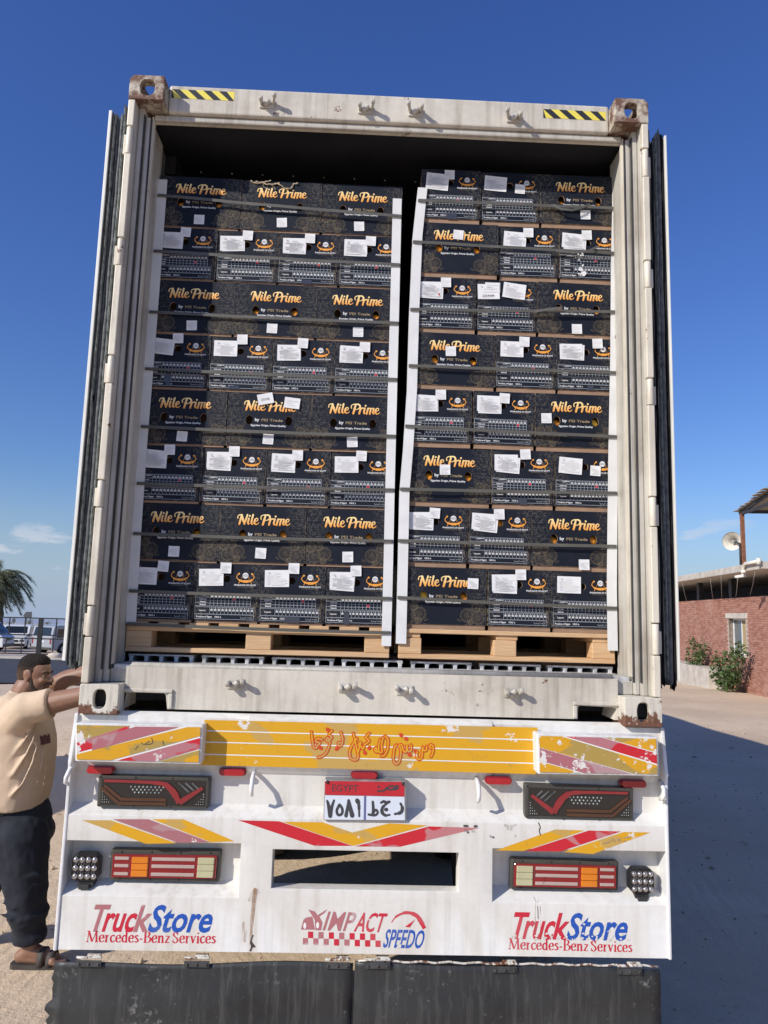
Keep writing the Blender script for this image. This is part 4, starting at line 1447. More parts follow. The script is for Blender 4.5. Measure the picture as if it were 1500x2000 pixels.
# striped boxes left and right of the band
def clip_poly(poly, clip):
    """Sutherland-Hodgman; clip is a convex counter-clockwise polygon"""
    out = list(poly)
    for (ax, ay), (bx, by) in zip(clip, clip[1:] + clip[:1]):
        inp, out = out, []
        side = lambda p: (bx - ax) * (p[1] - ay) - (by - ay) * (p[0] - ax)
        for p, q in zip(inp, inp[1:] + inp[:1]):
            sp, sq = side(p), side(q)
            if sp >= 0: out.append(p)
            if sp * sq < 0:
                t = sp / (sp - sq); out.append((p[0] + (q[0] - p[0]) * t, p[1] + (q[1] - p[1]) * t))
        if not out: break
    return out
def ccw(p): return p if sum(a[0] * b[1] - b[0] * a[1] for a, b in zip(p, p[1:] + p[:1])) > 0 else p[::-1]
def stripes(name, face, bands, Y, parent, lw=.0045):
    """bands: (material index, quad in pixels); white line between bands"""
    mats = [MT['yellow_flaked'], MT['red_flaked'], MT['pink_flaked'], MT['line_white']]
    m = MB()
    cl = ccw(poly_px(face, Y))
    put_union(m, [cl], sheet(Y), 3)
    for mi, q in bands:
        c = clip_poly(ccw(poly_px(q, Y)), cl)
        if len(c) > 2: put_union(m, [c], sheet(Y - .0008 - .0003 * bands.index((mi, q))), mi)
    return m.build(name, mats, parent, normals=False)
YP = -.055
def panel_box(face, extra):
    f = ccw(poly_px(face, YP))
    m = MB()
    grow = 1.0
    m.prism(f, lambda u, w, d: (u, d, w), YP + .001, .045)
    return m.build('reflector_box', MT['white_metal'], bump, bevel=.006, segs=2)
fl = [(150, 1416), (392, 1420), (388, 1489), (150, 1483)]
fr = [(1052, 1437), (1281, 1443), (1284, 1512), (1054, 1508)]
pl = panel_box([(146, 1412), (397, 1416), (392, 1493), (146, 1487)], 0)
pr = panel_box([(1048, 1433), (1286, 1440), (1288, 1516), (1050, 1512)], 0)
YS = YP - .001
stripes('striped_sheet', fl, [(0, [(150, 1437), (150, 1416), (262, 1416), (178, 1441), (150, 1449)]),
        (1, [(150, 1451), (245, 1419), (252, 1419), (252, 1443), (150, 1470)]), (2, [(180, 1444), (265, 1419), (350, 1420), (230, 1452), (180, 1466)]),
        (0, [(150, 1473), (366, 1420), (392, 1420), (392, 1437), (215, 1485), (150, 1484)]),
        (1, [(222, 1487), (392, 1441), (392, 1461), (296, 1490)]), (0, [(300, 1490), (392, 1464), (392, 1490)])], YS, pl)
stripes('striped_sheet', fr, [(0, [(1178, 1440), (1284, 1443), (1284, 1470)]), (1, [(1104, 1438), (1174, 1440), (1284, 1472), (1284, 1492)]), 
        (0, [(1052, 1437), (1096, 1438), (1284, 1495), (1284, 1513), (1242, 1512), (1054, 1460)]),
        (2, [(1054, 1461), (1240, 1513), (1146, 1511), (1054, 1485)]), (0, [(1054, 1487), (1140, 1511), (1054, 1509)])], YS, pr)
# pen scrawl on the left sheet
S = []
for st in ([(296, 1441), (298, 1451), (282, 1454), (276, 1450)], [(292, 1447), (284, 1452)], [(270, 1456), (264, 1464)], [(318, 1446), (320, 1455)]):
    S += ribbon(curve2d([P2(a, b, YS) for a, b in st], 4), .002)
m = MB(); put_union(m, S, sheet(YS - .0034), 0)
m.build('scrawl', [MT['ink_dark']], pl, normals=False)

# slanted vinyl strips below the lamps
Yt = -.0006
def strip(name, quads):
    m = MB()
    for mi, q in quads: put_union(m, [ccw(poly_px(q, Yt))], sheet(Yt - .00025 * mi), mi)
    return m.build(name, [MT['yellow'], MT['red'], MT['red_faded'], MT['line_white']], bump, normals=False)
strip('chevron_strip', [(0, [(160, 1602), (216, 1602), (345, 1647), (285, 1648)]), (2, [(220, 1600), (290, 1600), (410, 1645), (348, 1646)]), (0, [(297, 1600), (358, 1600), (458, 1643), (412, 1645)])])
strip('chevron_strip', [(1, [(465, 1602), (545, 1604), (688, 1652), (615, 1652)]), (0, [(552, 1605), (630, 1606), (688, 1626), (760, 1608), (835, 1612), (690, 1652)]),
                        (1, [(694, 1653), (838, 1614), (936, 1617), (780, 1654)])])
strip('chevron_strip', [(0, [(968, 1661), (1085, 1620), (1142, 1622), (1022, 1662)]), (1, [(1026, 1662), (1150, 1622), (1212, 1624), (1094, 1663)]), (0, [(1100, 1664), (1218, 1625), (1270, 1626), (1158, 1668)])])

# lettering on the skirt
Yk = -.0006
def ln_map(x0, y0, x1, y1, Y):
    a, b = at(x0, y0, Y), at(x1, y1, Y)
    dx = Vector((b.x - a.x, b.z - a.z)); L = dx.length; dx /= L
    return (lambda u, w, d: (a.x + dx.x * u - dx.y * w, Y + d, a.z + dx.y * u + dx.x * w)), L
def store(x0, y0, x1, y1, h1, sub0, sub1, worn):
    mp, L = ln_map(x0, y0, x1, y1, Yk)
    m = MB()
    HH = h1
    def word(s, u, w, mi, bold=.022, hh=HH):
        put_text(m, s, mp, u, 0, hh, w, .27, bold, mi, -.00008 * len(m.f) ** .3)
    L = L * .97
    word('T', 0, L * .125, 1 if not worn else 0)
    word('ruc', L * .115, L * .245, 0); word('k', L * .365, L * .115, 1 if not worn else 0)
    word('Store', L * .475, L * .495, 2, .022)
    m.build('lettering', [MT['red_text'], MT['red_worn'], MT['blue_text']], bump, normals=False)
    if worn:
        rw = random.Random(12); S = []
        for i in range(46):
            u = L * rw.random(); w_ = abs(rw.gauss(0, .009)) - .001
            if u > L * .62 and rw.random() < .35: w_ = .01 + .05 * rw.random()
            r_ = rw.uniform(.0025, .0075)
            S.append([(u + r_ * math.cos(q * 1.05) * rw.uniform(.4, 1.3), w_ + r_ * .8 * math.sin(q * 1.05) * rw.uniform(.4, 1.3)) for q in range(6)])
        fl_ = MB(); put_union(fl_, S, mp, 0, -.0016)
        fl_.build('bare_patch', [MT['fibre']], bump, normals=False)
    # second line in a roman hand
    mp2, L2 = ln_map(*sub0, *sub1, Yk)
    U = []
    def G(strokes, x):
        for kind, pts in strokes:
            c = curve2d([(p[0] + x, p[1]) for p in pts], 6)
            if kind == 'n': U.extend(nib(c, .085, .012)); U.extend(ribbon(c, .05, False))
            elif kind == 't': U.extend(ribbon(c, .07, False))
            else: U.extend(ribbon(c, .17, False))
    sf = lambda x, y, w=.13: ('t', [(x - w, y), (x + w, y)])
    gl = {
     'M': (1.15, [('t', [(.12, 0), (.2, 1)]), ('b', [(.2, 1), (.55, .05)]), ('t', [(.55, .05), (.92, 1)]), ('b', [(.92, 1), (.98, 0)]), sf(.1, .03), sf(.98, .03), sf(.14, .97, .1), sf(.98, .97, .1)]),
     'e': (.55, [('t', [(.1, .36), (.46, .36)]), ('n', [(.46, .36), (.42, .6), (.28, .66), (.1, .5), (.08, .25), (.2, .03), (.4, .05), (.48, .16)])]),
     'r': (.45, [('b', [(.14, .64), (.14, 0)]), ('n', [(.16, .4), (.25, .6), (.38, .62)]), sf(.14, .03), sf(.08, .62, .07)]),
     'c': (.5, [('n', [(.42, .54), (.3, .66), (.12, .5), (.08, .28), (.2, .03), (.34, .04), (.44, .16)])]),
     'd': (.62, [('b', [(.46, 1), (.46, 0)]), ('n', [(.44, .5), (.28, .66), (.1, .45), (.1, .2), (.26, .02), (.44, .16)]), sf(.4, .97, .08), sf(.5, .03, .08)]),
     's': (.45, [('n', [(.36, .56), (.2, .66), (.1, .52), (.24, .36), (.36, .2), (.22, .02), (.08, .12)])]),
     '-': (.36, [('t', [(.04, .3), (.3, .3)]), ('t', [(.04, .34), (.3, .34)])]),
     'B': (.75, [('b', [(.17, 1), (.17, 0)]), ('n', [(.2, .97), (.5, .94), (.56, .75), (.42, .54), (.2, .52)]), ('n', [(.42, .54), (.66, .4), (.58, .08), (.2, .03)]), sf(.14, .97, .1), sf(.14, .03, .1)]),
     'n': (.66, [('b', [(.14, .64), (.14, 0)]), ('n', [(.16, .45), (.32, .64), (.46, .54), (.48, 0)]), sf(.14, .03), sf(.5, .03), sf(.08, .62, .07)]),
     'z': (.52, [('t', [(.06, .6), (.44, .6)]), ('n', [(.42, .6), (.08, .05)]), ('t', [(.06, .04), (.46, .04)])]),
     ' ': (.12, []),
     'S': (.66, [('n', [(.5, .82), (.32, .98), (.12, .84), (.2, .62), (.42, .46), (.54, .22), (.34, .0), (.1, .14)]), ('t', [(.5, .7), (.52, .96)]), ('t', [(.09, .04), (.1, .3)])]),
     'v': (.56, [('b', [(.1, .63), (.28, .03)]), ('t', [(.28, .03), (.46, .63)]), sf(.1, .62, .1), sf(.46, .62, .08)]),
     'i': (.3, [('b', [(.15, .64), (.15, 0)]), sf(.15, .03), sf(.1, .62, .07), ('b', [(.15, .84), (.15, .95)])]),
    }
    x = 0
    for ch in 'Mercedes-Benz Services':
        w, st = gl[ch]; G(st, x); x += w + .03
    vs, fs = union2d(U)
    kx = L2 / x
    m = MB(); m.add([mp2(v[0] * kx, v[1] * kx * 1.02, 0) for v in vs], fs, 0)
    m.build('lettering', [MT['red_text'] if worn else MT['red_text']], bump, normals=False)
store(170, 1818, 424, 1820, .102, (168, 1840), (422, 1843), False)
store(993, 1832, 1236, 1836, .102, (993, 1854), (1236, 1860), True)

# racing logo in the middle
mp = sheet(Yk)
cc = 1 / 2.8846
Q = lambda a, b: P2(440 + a * cc, 1580 + b * cc, Yk)
m = MB()
mpI, LI = ln_map(440 + 548 * cc, 1580 + 682 * cc, 440 + 905 * cc, 1580 + 694 * cc, Yk)
put_text(m, 'IMP', mpI, 0, 0, .074, LI * .46, .28, .012, 1, -.0003)
put_text(m, 'ACT', mpI, LI * .49, 0, .074, LI * .45, .28, .014, 0, -.0005)
car = [[Q(426, 680), Q(440, 625), Q(455, 612), Q(490, 606), Q(505, 680)], [Q(468, 566), Q(505, 578), Q(528, 610), Q(538, 684), Q(508, 682), Q(504, 625)],
       [Q(575, 564), Q(560, 585), Q(530, 606), Q(548, 640), Q(540, 684), Q(520, 684), Q(518, 600)]]
put_union(m, [ccw(c) for c in car], mp, 1)
put_union(m, [disc(Q(448, 658), .006, 10, .012), disc(Q(520, 655), .006, 10, .012)], mp, 3, -.0003)
S1, S0 = [], []
for i in range(15):
    for j in range(2):
        if (i + j) % 2 == 0: continue
        x0 = 437 + i * 29.2; y0 = 690 + j * 37 + i * 1.0
        q = [Q(x0, y0), Q(x0 + 29, y0 + .6), Q(x0 + 29, y0 + 37), Q(x0, y0 + 36.5)]
        (S0 if i in (1, 5, 6, 9, 10, 11, 12, 13, 14) else S1).append(ccw(q))
put_union(m, S0, mp, 0); put_union(m, S1, mp, 1)
arc = curve2d([Q(936, 640), Q(965, 605), Q(1020, 584), Q(1075, 600), Q(1105, 640), Q(1122, 674)], 8)
put_union(m, ribbon(arc, [.004, .008, .012, .016, .018, .015], False), mp, 0)
put_union(m, [ccw([Q(1012, 664), Q(1070, 622), Q(1040, 668)])], mp, 0)
mpS, LS = ln_map(440 + 886 * cc, 1580 + 778 * cc, 440 + 1108 * cc, 1580 + 784 * cc, Yk)
put_text(m, 'SPEEDO', mpS, 0, 0, .070, LS, .22, .016, 2, -.0003)
m.build('lettering', [MT['red_text'], MT['red_worn'], MT['blue_text'], MT['line_white']], bump, normals=False)
m = MB(); put_union(m, [[(LS * .345, -.001), (LS * .465, -.001), (LS * .48, .013), (LS * .43, .012), (LS * .40, .018), (LS * .385, .012)]], mpS, 0, -.0012)
m.build('bare_patch', [MT['fibre']], bump, normals=False)

# cracks, a torn hole and rust runs in the fibreglass
def stain(name, c):
    t = NT(name)
    n = t.noise(1, 6, .65, t.coord((60, 60, 9)))
    tr_ = t.n.new('ShaderNodeBsdfTransparent'); mx = t.n.new('ShaderNodeMixShader')
    t.color(t.mix(t.noise(30), tuple(x * .6 for x in c), c)).rough(.8)
    t.l.new(t.rng(n, .40, .72, .0, .8), mx.inputs[0]); t.l.new(tr_.outputs[0], mx.inputs[1]); t.l.new(t.b.outputs[0], mx.inputs[2])
    t.l.new(mx.outputs[0], t.n['Material Output'].inputs['Surface'])
    return t.m
MT['rust_run'] = stain('rust_run', (.42, .22, .09)); MT['grey_scuff'] = stain('grey_scuff', (.35, .33, .30)); MT['crack'] = simple('dark_crack', (.06, .045, .035), .9)
def mark(name, mt, lines, Y, w):
    m = MB(); S = []
    for pts in lines: S += ribbon(curve2d([P2(a, b, Y) for a, b in pts], 4), w, False)
    put_union(m, S, sheet(Y), 0)
    return m.build(name, MT[mt], bump, normals=False)
mark('rust_run', 'rust_run', [[(500, 1735), (496, 1760), (492, 1800), (489, 1845)], [(478, 1800), (476, 1840)]], -.0010, [.020, .016, .010])
mark('rust_run', 'rust_run', [[(503, 1738), (496, 1748), (491, 1762)]], -.0014, .030)
mark('rust_run', 'rust_run', [[(1046, 1760), (1045, 1800), (1046, 1850)], [(1055, 1770), (1056, 1840)]], -.0010, .004)
mark('torn_hole', 'crack', [[(494, 1826), (490, 1838), (492, 1848), (488, 1858)], [(492, 1842), (497, 1850)]], -.0018, [.004, .009, .006])
mark('crack', 'crack', [[(1051, 1606), (1055, 1616), (1053, 1622), (1056, 1632)], [(1047, 1700), (1044, 1716)]], -.0016, .0035)
mark('crack', 'crack', [[(1043, 1752), (1046, 1760)], [(1050, 1770), (1051, 1795)]], -.0016, .002)
mark('scuff', 'grey_scuff', [[(985, 1612), (1000, 1614), (1008, 1610)], [(990, 1618), (1002, 1620)], [(906, 1622), (930, 1624)], [(956, 1632), (962, 1636)], [(1003, 1630), (1008, 1634)]], -.0016, .010)
mark('scuff', 'grey_scuff', [[(1178, 1648), (1210, 1638), (1236, 1634)], [(1190, 1642), (1222, 1642)], [(1195, 1636), (1205, 1648)]], -.0030, .006)
mark('scuff', 'crack', [[(905, 1613), (914, 1613)], [(925, 1614), (932, 1613)], [(912, 1625), (915, 1626)], [(962, 1634), (964, 1636)]], -.0032, .007)
for (a, b) in ((280, 1846), (430, 1852), (560, 1858), (586, 1856), (620, 1858), (780, 1860), (830, 1862), (862, 1864), (975, 1866), (1030, 1867), (1035, 1866)):
    mark('chip', 'crack', [[(a, b), (a + 3, b + 2), (a + 5, b + 1)]], .0020, .006)

# red marker lamps
for (a, b) in ((196, 1504), (454, 1508), (712, 1514), (974, 1525), (1237, 1531)):
    c = at(a, b, .025)
    m = MB()
    f = [(c.x + (.052 - .013) * sx + .013 * math.cos(t), c.z + .0125 * math.sin(t)) for sx, t in
         [(1, math.radians(x)) for x in range(-90, 91, 30)] + [(-1, math.radians(x)) for x in range(90, 271, 30)]]
    m.prism(f, lambda u, w, d: (u, d, w), .012, .045)
    lamp = m.build('marker_lamp', MT['lens_red'], tr, bevel=.007, segs=3)
    m = MB(); f2 = [(c.x + (u - c.x) * 1.1, c.z + (w - c.z) * 1.28) for u, w in f]
    m.prism(f2, lambda u, w, d: (u, d, w), .032, .05)
    m.build('lamp_base', MT['lens_red_deep'], lamp)

# upper LED tail lamps
def led_lamp(corners, mirror):
    """corners: TL, TR, BR, BL in pixels of the front of the housing"""
    Yl = .012
    c = poly_px(corners, Yl)
    f = ccw(c)
    m = MB(); m.prism(f, lambda u, w, d: (u, d, w), Yl, .054)
    lamp = m.build('tail_lamp', MT['lamp_frame'], tr, bevel=.008, segs=3)
    TL, TR, BR, BLc = [Vector(p) for p in c]
    def uv(u, v):
        if mirror: u = 1 - u
        a = TL + (TR - TL) * u; b = BLc + (BR - BLc) * u
        p = b + (a - b) * v
        return (p.x, p.y)
    m = MB(); put_union(m, [ccw([uv(.035, .08), uv(.965, .08), uv(.965, .90), uv(.035, .90)])], sheet(Yl - .001), 0)
    m.build('lens', [MT['smoke']], lamp, normals=False)
    def bars(nm, mt, lines, w, h):
        m = MB()
        for ln_ in lines:
            pts = [uv(*p) for p in ln_]
            for q in [list(z) for z in zip(pts, pts[1:])]: pass
            prof = ribbon(pts, w, False)
            vs, fs = union2d(prof)
            b = len(m.v)
            m.add([(v[0], Yl - .0014, v[1]) for v in vs] + [(v[0], Yl - .0014 - h, v[1]) for v in vs], [tuple(i + len(vs) for i in f_) for f_ in fs], 0)
            ed = {}
            for f_ in fs:
                for e in zip(f_, f_[1:] + f_[:1]):
                    ed[tuple(sorted(e))] = ed.get(tuple(sorted(e)), 0) + 1
            for (i, j), n in ed.items():
                if n == 1: m.f.append((b + i, b + j, b + j + len(vs), b + i + len(vs))); m.m.append(0); m.sm.append(False)
        return m.build(nm, MT[mt], lamp)
    bars('light_bar', 'led_red', [curve2d([(.06, .84), (.35, .83), (.55, .80), (.63, .70), (.69, .48), (.74, .19)], 5)], [.010, .012, .016, .022, .026, .022], .006)
    bars('light_bar', 'led_red', [[(.742, .20), (.94, .68)]], [.022, .012], .0072)
    bars('indicator_bar', 'lens_brown', [curve2d([(.06, .68), (.09, .62), (.21, .30), (.25, .27), (.62, .27)], 4)], .012, .004)
    bars('indicator_bar', 'lens_brown', [curve2d([(.03, .62), (.07, .52), (.19, .17), (.23, .14), (.62, .14)], 4)], .012, .004)
    bars('reflector_bar', 'gasket_grey', [[(.72, .82), (.82, .52)], [(.78, .82), (.86, .58)], [(.84, .82), (.90, .64)]], .006, .002)
    m = MB()
    for r_ in range(3):
        for i in range(9 - r_):
            p = uv(.30 + i * .036 + r_ * .018, .66 - r_ * .09)
            m.ball((p[0], Yl - .0016, p[1]), .0042, 4)
    for r_ in range(5):
        for i in range(4):
            if i <= r_ * .8:
                p = uv(.05 + i * .02, .48 - r_ * .08); m.ball((p[0], Yl - .0014, p[1]), .0024, 3)
                p = uv(.95 - i * .02, .46 - r_ * .08); m.ball((p[0], Yl - .0014, p[1]), .0024, 3)
    m.build('led_dots', MT['gasket_pale'], lamp)
    m = MB()
    for u, v in ((.02, .95), (.33, .96), (.66, .96), (.98, .95), (.02, .05), (.33, .03), (.66, .03), (.98, .05)):
        p = uv(u, v); m.ball((p[0], Yl - .001, p[1]), .004, 4)
    m.build('screws', MT['dark_steel'], lamp)
led_lamp([(192, 1514), (411, 1519), (407, 1580), (188, 1576)], False)
led_lamp([(1025, 1531), (1238, 1539), (1238, 1603), (1025, 1598)], True)

# lower combination lamps
def combi(corners, mirror):
    Yl = .045
    c = poly_px(corners, Yl)
    TL, TR, BR, BLc = [Vector(p) for p in c]
    m = MB(); m.prism(ccw(c), lambda u, w, d: (u, d, w), Yl, .084)
    lamp = m.build('tail_lamp', MT['lamp_frame'], tr, bevel=.008, segs=3)
    def uv(u, v):
        if mirror: u = 1 - u
        a = TL + (TR - TL) * u; b = BLc + (BR - BLc) * u
        p = b + (a - b) * v
        return (p.x, p.y)
    def pad(nm, mt, u0, u1, v0, v1, h, bev=.003):
        m = MB(); m.prism(ccw([uv(u0, v0), uv(u1, v0), uv(u1, v1), uv(u0, v1)]), lambda u, w, d: (u, d, w), Yl - h, Yl + .002)
        return m.build(nm, MT[mt], lamp, bevel=bev, segs=2)
    pad('red_lens', 'lens_red_deep', .03, .97, .12, .86, .010)
    for v in (.70, .46, .20): pad('reflector_bar', 'lens_pink', .05, .18, v, v + .10, .013, .002)
    for i in range(3): pad('amber_lens', 'lens_amber', .205, .355, .17 + i * .215, .17 + i * .215 + .20, .016)
    for v in (.68, .45, .19): pad('reflector_bar', 'lens_pink', .385, .775, v, v + .11, .013, .002)
    for i in range(3): pad('cream_lens', 'lens_cream', .80, .95, .17 + i * .215, .17 + i * .215 + .205, .015)
    m = MB()
    for i in range(15):
        u = .04 + i * .064; a = uv(u, .15); b = uv(u, .83)
        m.beam((a[0], Yl - .0105, a[1]), (b[0], Yl - .0105, b[1]), .0016, .0016)
    m.build('lens_rib', MT['lens_red'], lamp)
    m = MB()
    for u in (.1, .37, .63, .9):
        for v in (.94, .05):
            p = uv(u, v); m.ball((p[0], Yl, p[1]), .0045, 4)
    m.build('screws', MT['dark_steel'], lamp)
combi([(216, 1659), (432, 1662), (427, 1723), (212, 1719)], False)
combi([(998, 1677), (1209, 1683), (1208, 1741), (996, 1737)], True)

# square work lamps
def work(px0, py0, px1, py1):
    a, b = at(px0, py0, .02), at(px1, py1, .02)
    x0, x1, z1, z0 = a.x, b.x, a.z, b.z
    w, h = x1 - x0, z1 - z0
    ch = w * .16
    f = [(x0 + ch, z0), (x1 - ch, z0), (x1, z0 + ch), (x1, z1 - ch), (x1 - ch, z1), (x0 + ch, z1), (x0, z1 - ch), (x0, z0 + ch)]
    m = MB(); m.prism(f, lambda u, w_, d: (u, d, w_), .02, .06)
    lamp = m.build('work_lamp', MT['black'], tr, bevel=.006, segs=2)
    m = MB()
    for r_ in range(3):
        for i in range(4):
            cx = x0 + w * (.17 + .22 * i); cz = z1 - h * (.2 + .3 * r_)
            m.tube([(cx, .0195, cz), (cx, .012, cz)], [w * .100, w * .095], 12)
            m.ball((cx, .0115, cz), (w * .07, .004, w * .07), 5)
    m.build('bulb', MT['chrome'], lamp)
    m = MB()
    for r_ in range(2):
        for i in range(8):
            cx = x0 + w * (.16 + .095 * i); cz = z1 - h * (.35 + .3 * r_)
            m.beam((cx, .019, cz - .006), (cx + .004, .017, cz + .006), .003, .003)
    m.build('rib', MT['gasket_grey'], lamp)
    m = MB(); m.box(x0 + w * .25, x1 - w * .2, .03, .075, z0 - .026, z0 - .001); m.box(x0 + w * .32, x1 - w * .32, .015, .03, z0 - .03, z0 - .012)
    m.build('bracket', MT['dark_steel'], lamp, bevel=.002)
work(141, 1667, 192, 1722)
work(1229, 1696, 1279, 1746)

# rope hooks
def hook(px, py, s, long=1.0, lean=0.0):
    c = at(px, py, .05)
    pts = [(c.x, .055, c.z + .03), (c.x + lean * .3, .02, c.z + .028), (c.x + lean * .5, -.015, c.z + .015), (c.x + lean * .8, -.03, c.z - .015 * long), (c.x + lean, -.022, c.z - .04 * long), (c.x + lean, .0, c.z - .052 * long)]
    m = MB(); m.tube(pts, [.009, .009, .009, .009, .008, .007], 10)
    m.build('rope_hook', MT['white_metal'], tr)
hook(497, 1522, 1); hook(930, 1535, 1); hook(152, 1505, 1, .8, -.02); hook(1289, 1541, 1, .6, -.02)

# licence plate
Yq = -.014
cp = [(634, 1523), (793, 1526), (794, 1604), (631, 1602)]
m = MB(); m.prism(ccw(poly_px(cp, Yq)), lambda u, w, d: (u, d, w), Yq, .050)
plate = m.build('licence_plate', MT['steel'], tr, bevel=.005, segs=2)
PX = lambda a, b, Y=Yq: P2(580 + a * k, 1280 + b * k, Y)
m = MB()
put_union(m, [ccw([PX(216, 968), PX(828, 975), PX(828, 1088), PX(216, 1074)])], sheet(Yq - .001), 0)
put_union(m, [ccw([PX(216, 1078), PX(828, 1090), PX(832, 1270), PX(210, 1265)])], sheet(Yq - .001), 1)
put_union(m, [ccw([PX(517, 1084), PX(534, 1084), PX(531, 1268), PX(514, 1268)])], sheet(Yq - .0016), 2)
m.build('plate_field', [MT['plate_red'], MT['plate_white'], MT['plate_blue']], plate, normals=False)
m = MB()
mpE, LE = ln_map(580 + 270 * k, 1280 + 1048 * k, 580 + 472 * k, 1280 + 1053 * k, Yq - .0018)
put_text(m, 'EGYPT', mpE, 0, 0, .0285, LE, 0, -.004, 0)
S = []
def glyph(st, w):
    for s_ in st: S.extend(ribbon(curve2d([PX(*p) for p in s_], 6), w))
glyph([[(782, 1012), (772, 1004), (758, 1012), (768, 1028), (782, 1020), (760, 1034)], [(760, 1034), (742, 1030), (752, 1012), (720, 1006), (700, 1022), (708, 1034), (742, 1032)], [(700, 1030), (688, 1020)], [(686, 1018), (680, 1036), (650, 1046), (622, 1044)], [(625, 1008), (632, 1016)]], .0065)
glyph([[(232, 1120), (242, 1150), (256, 1238)], [(286, 1116), (268, 1170), (256, 1238)]], [.008, .017])
glyph([[(328, 1150), (308, 1190), (312, 1222), (330, 1230), (348, 1215), (348, 1180), (328, 1150)]], .011)
glyph([[(398, 1118), (388, 1180), (378, 1236)]], [.009, .015]); glyph([[(398, 1118), (412, 1180), (426, 1234)]], [.012, .019])
glyph([[(464, 1118), (476, 1150), (480, 1240)]], [.018, .012, .008])
glyph([[(584, 1128), (588, 1180), (586, 1224)]], [.010, .013]); glyph([[(552, 1226), (600, 1232), (622, 1212), (608, 1190), (584, 1216), (580, 1228)]], .0095)
glyph([[(648, 1136), (664, 1126), (690, 1132), (714, 1126), (690, 1142), (660, 1172), (656, 1208), (680, 1232), (714, 1228)]], [.009, .012, .010, .010, .009, .012, .014, .012, .008]); glyph([[(684, 1188), (690, 1188)]], .015)
glyph([[(798, 1142), (812, 1176), (800, 1210), (754, 1222)]], [.010, .014, .014, .009])
put_union(m, S, sheet(Yq - .0018), 0)
m.build('plate_lettering', [MT['ink_dark']], plate, normals=False)
m = MB()
for a, b in ((234, 975), (818, 988)):
    q = PX(a, b); m.ball((q[0], Yq - .002, q[1]), .007, 5)
m.build('plate_bolt', MT['dark_steel'], plate)

# mud flaps on hinges
def flap(x0, x1, y0, y1, seed, torn):
    rg = random.Random(seed)
    a, b = at(x0, y0, .03), at(x1, y1, .03)
    nx, nz = 26, 16
    zb2 = .13
    m = MB(); vs = []
    for j in range(nz + 1):
        for i in range(nx + 1):
            u, v = i / nx, j / nz
            zt = a.z + (b.z - a.z) * u + .006 * math.sin(u * 9 + seed)
            x = a.x + (b.x - a.x) * u
            z = zt + (zb2 - zt) * v
            y = .03 + .016 * math.sin(u * 5.3 + seed + v * 1.3) * v + .008 * math.sin(v * 9 + u * 3) * v - .02 * v
            if torn and i == 0: x += .03 * rg.random() * (1 if j > 3 else .3) - .012 * v * 3
            vs.append((x, y, z))
    m.add(vs, [(j * (nx + 1) + i, j * (nx + 1) + i + 1, (j + 1) * (nx + 1) + i + 1, (j + 1) * (nx + 1) + i) for j in range(nz) for i in range(nx)], 0, True)
    o = m.build('mud_flap', MT['flap'], tr, normals=False)
    md = o.modifiers.new('thick', 'SOLIDIFY'); md.thickness = .007
    return o
def flapmat():
    t = NT('scuffed_rubber_flap')
    n = t.noise(2.4, 5, .6)
    s = t.noise(1, 6, .7, t.coord((40, 40, 3)))
    sc = t.math('ADD', t.math('MULTIPLY', t.noise(34, 9, .75), .6), t.math('MULTIPLY', t.noise(3.1, 4, .6), .42))
    c = t.mix(t.rng(n, .3, .75), (.013, .014, .015), (.042, .044, .044))
    c = t.mix(t.math('MULTIPLY', t.rng(s, .5, .8), .45), c, (.15, .15, .14))
    c = t.mix(t.math('MULTIPLY', t.rng(sc, .585, .66), .55), c, (.33, .33, .31))
    t.color(c).rough(.5).bump(n, .3, .02)
    return t.m
MT['flap'] = flapmat()
MT['flap_iron'] = simple('flap_iron', (.05, .05, .05), .6, var=.5, vs=20)
MT['hinge_white'] = painted('hinge_gloss', (.66, .64, .58), r_lo=.50, r_hi=.56, sc=6, gmax=.7)
f1 = flap(106, 690, 1881, 1879, 1, True)
f2 = flap(693, 1288, 1879, 1890, 2, False)
def hinge(px, py, par):
    c = at(px, py, .025)
    m = MB()
    pl_ = MB(); pl_.box(c.x - .050, c.x + .050, .012, .018, c.z - .034, c.z - .010)
    for dx in (-.038, 0, .038): pl_.ball((c.x + dx, .011, c.z - .023), .006, 4)
    pl_.build('hinge_plate', MT['flap_iron'], par, bevel=.002)
    m.tube([(c.x - .05, .014, c.z), (c.x - .005, .014, c.z)], .006, 8)
    m.tube([(c.x - .003, .013, c.z + .002), (c.x + .05, .013, c.z + .002)], .006, 8)
    m.box(c.x - .008, c.x + .045, .014, .03, c.z + .003, c.z + .012)
    return m.build('flap_hinge', MT['hinge_white'], par, bevel=.002)
for px, py, par in ((176, 1868, f1), (386, 1869, f1), (660, 1872, f1), (738, 1872, f2), (985, 1880, f2), (1228, 1884, f2)): hinge(px, py, par)
m = MB()
e0, e1 = at(700, 1879.5, .02), at(1286, 1889.5, .02)
pts = [(e0.x + (e1.x - e0.x) * i / 40, .022, e0.z + (e1.z - e0.z) * i / 40 + .004 + .003 * math.sin(i * 1.7)) for i in range(41)]
m.tube(pts, .0045, 6); m.build('flap_edge', MT['hinge_white'], f2)

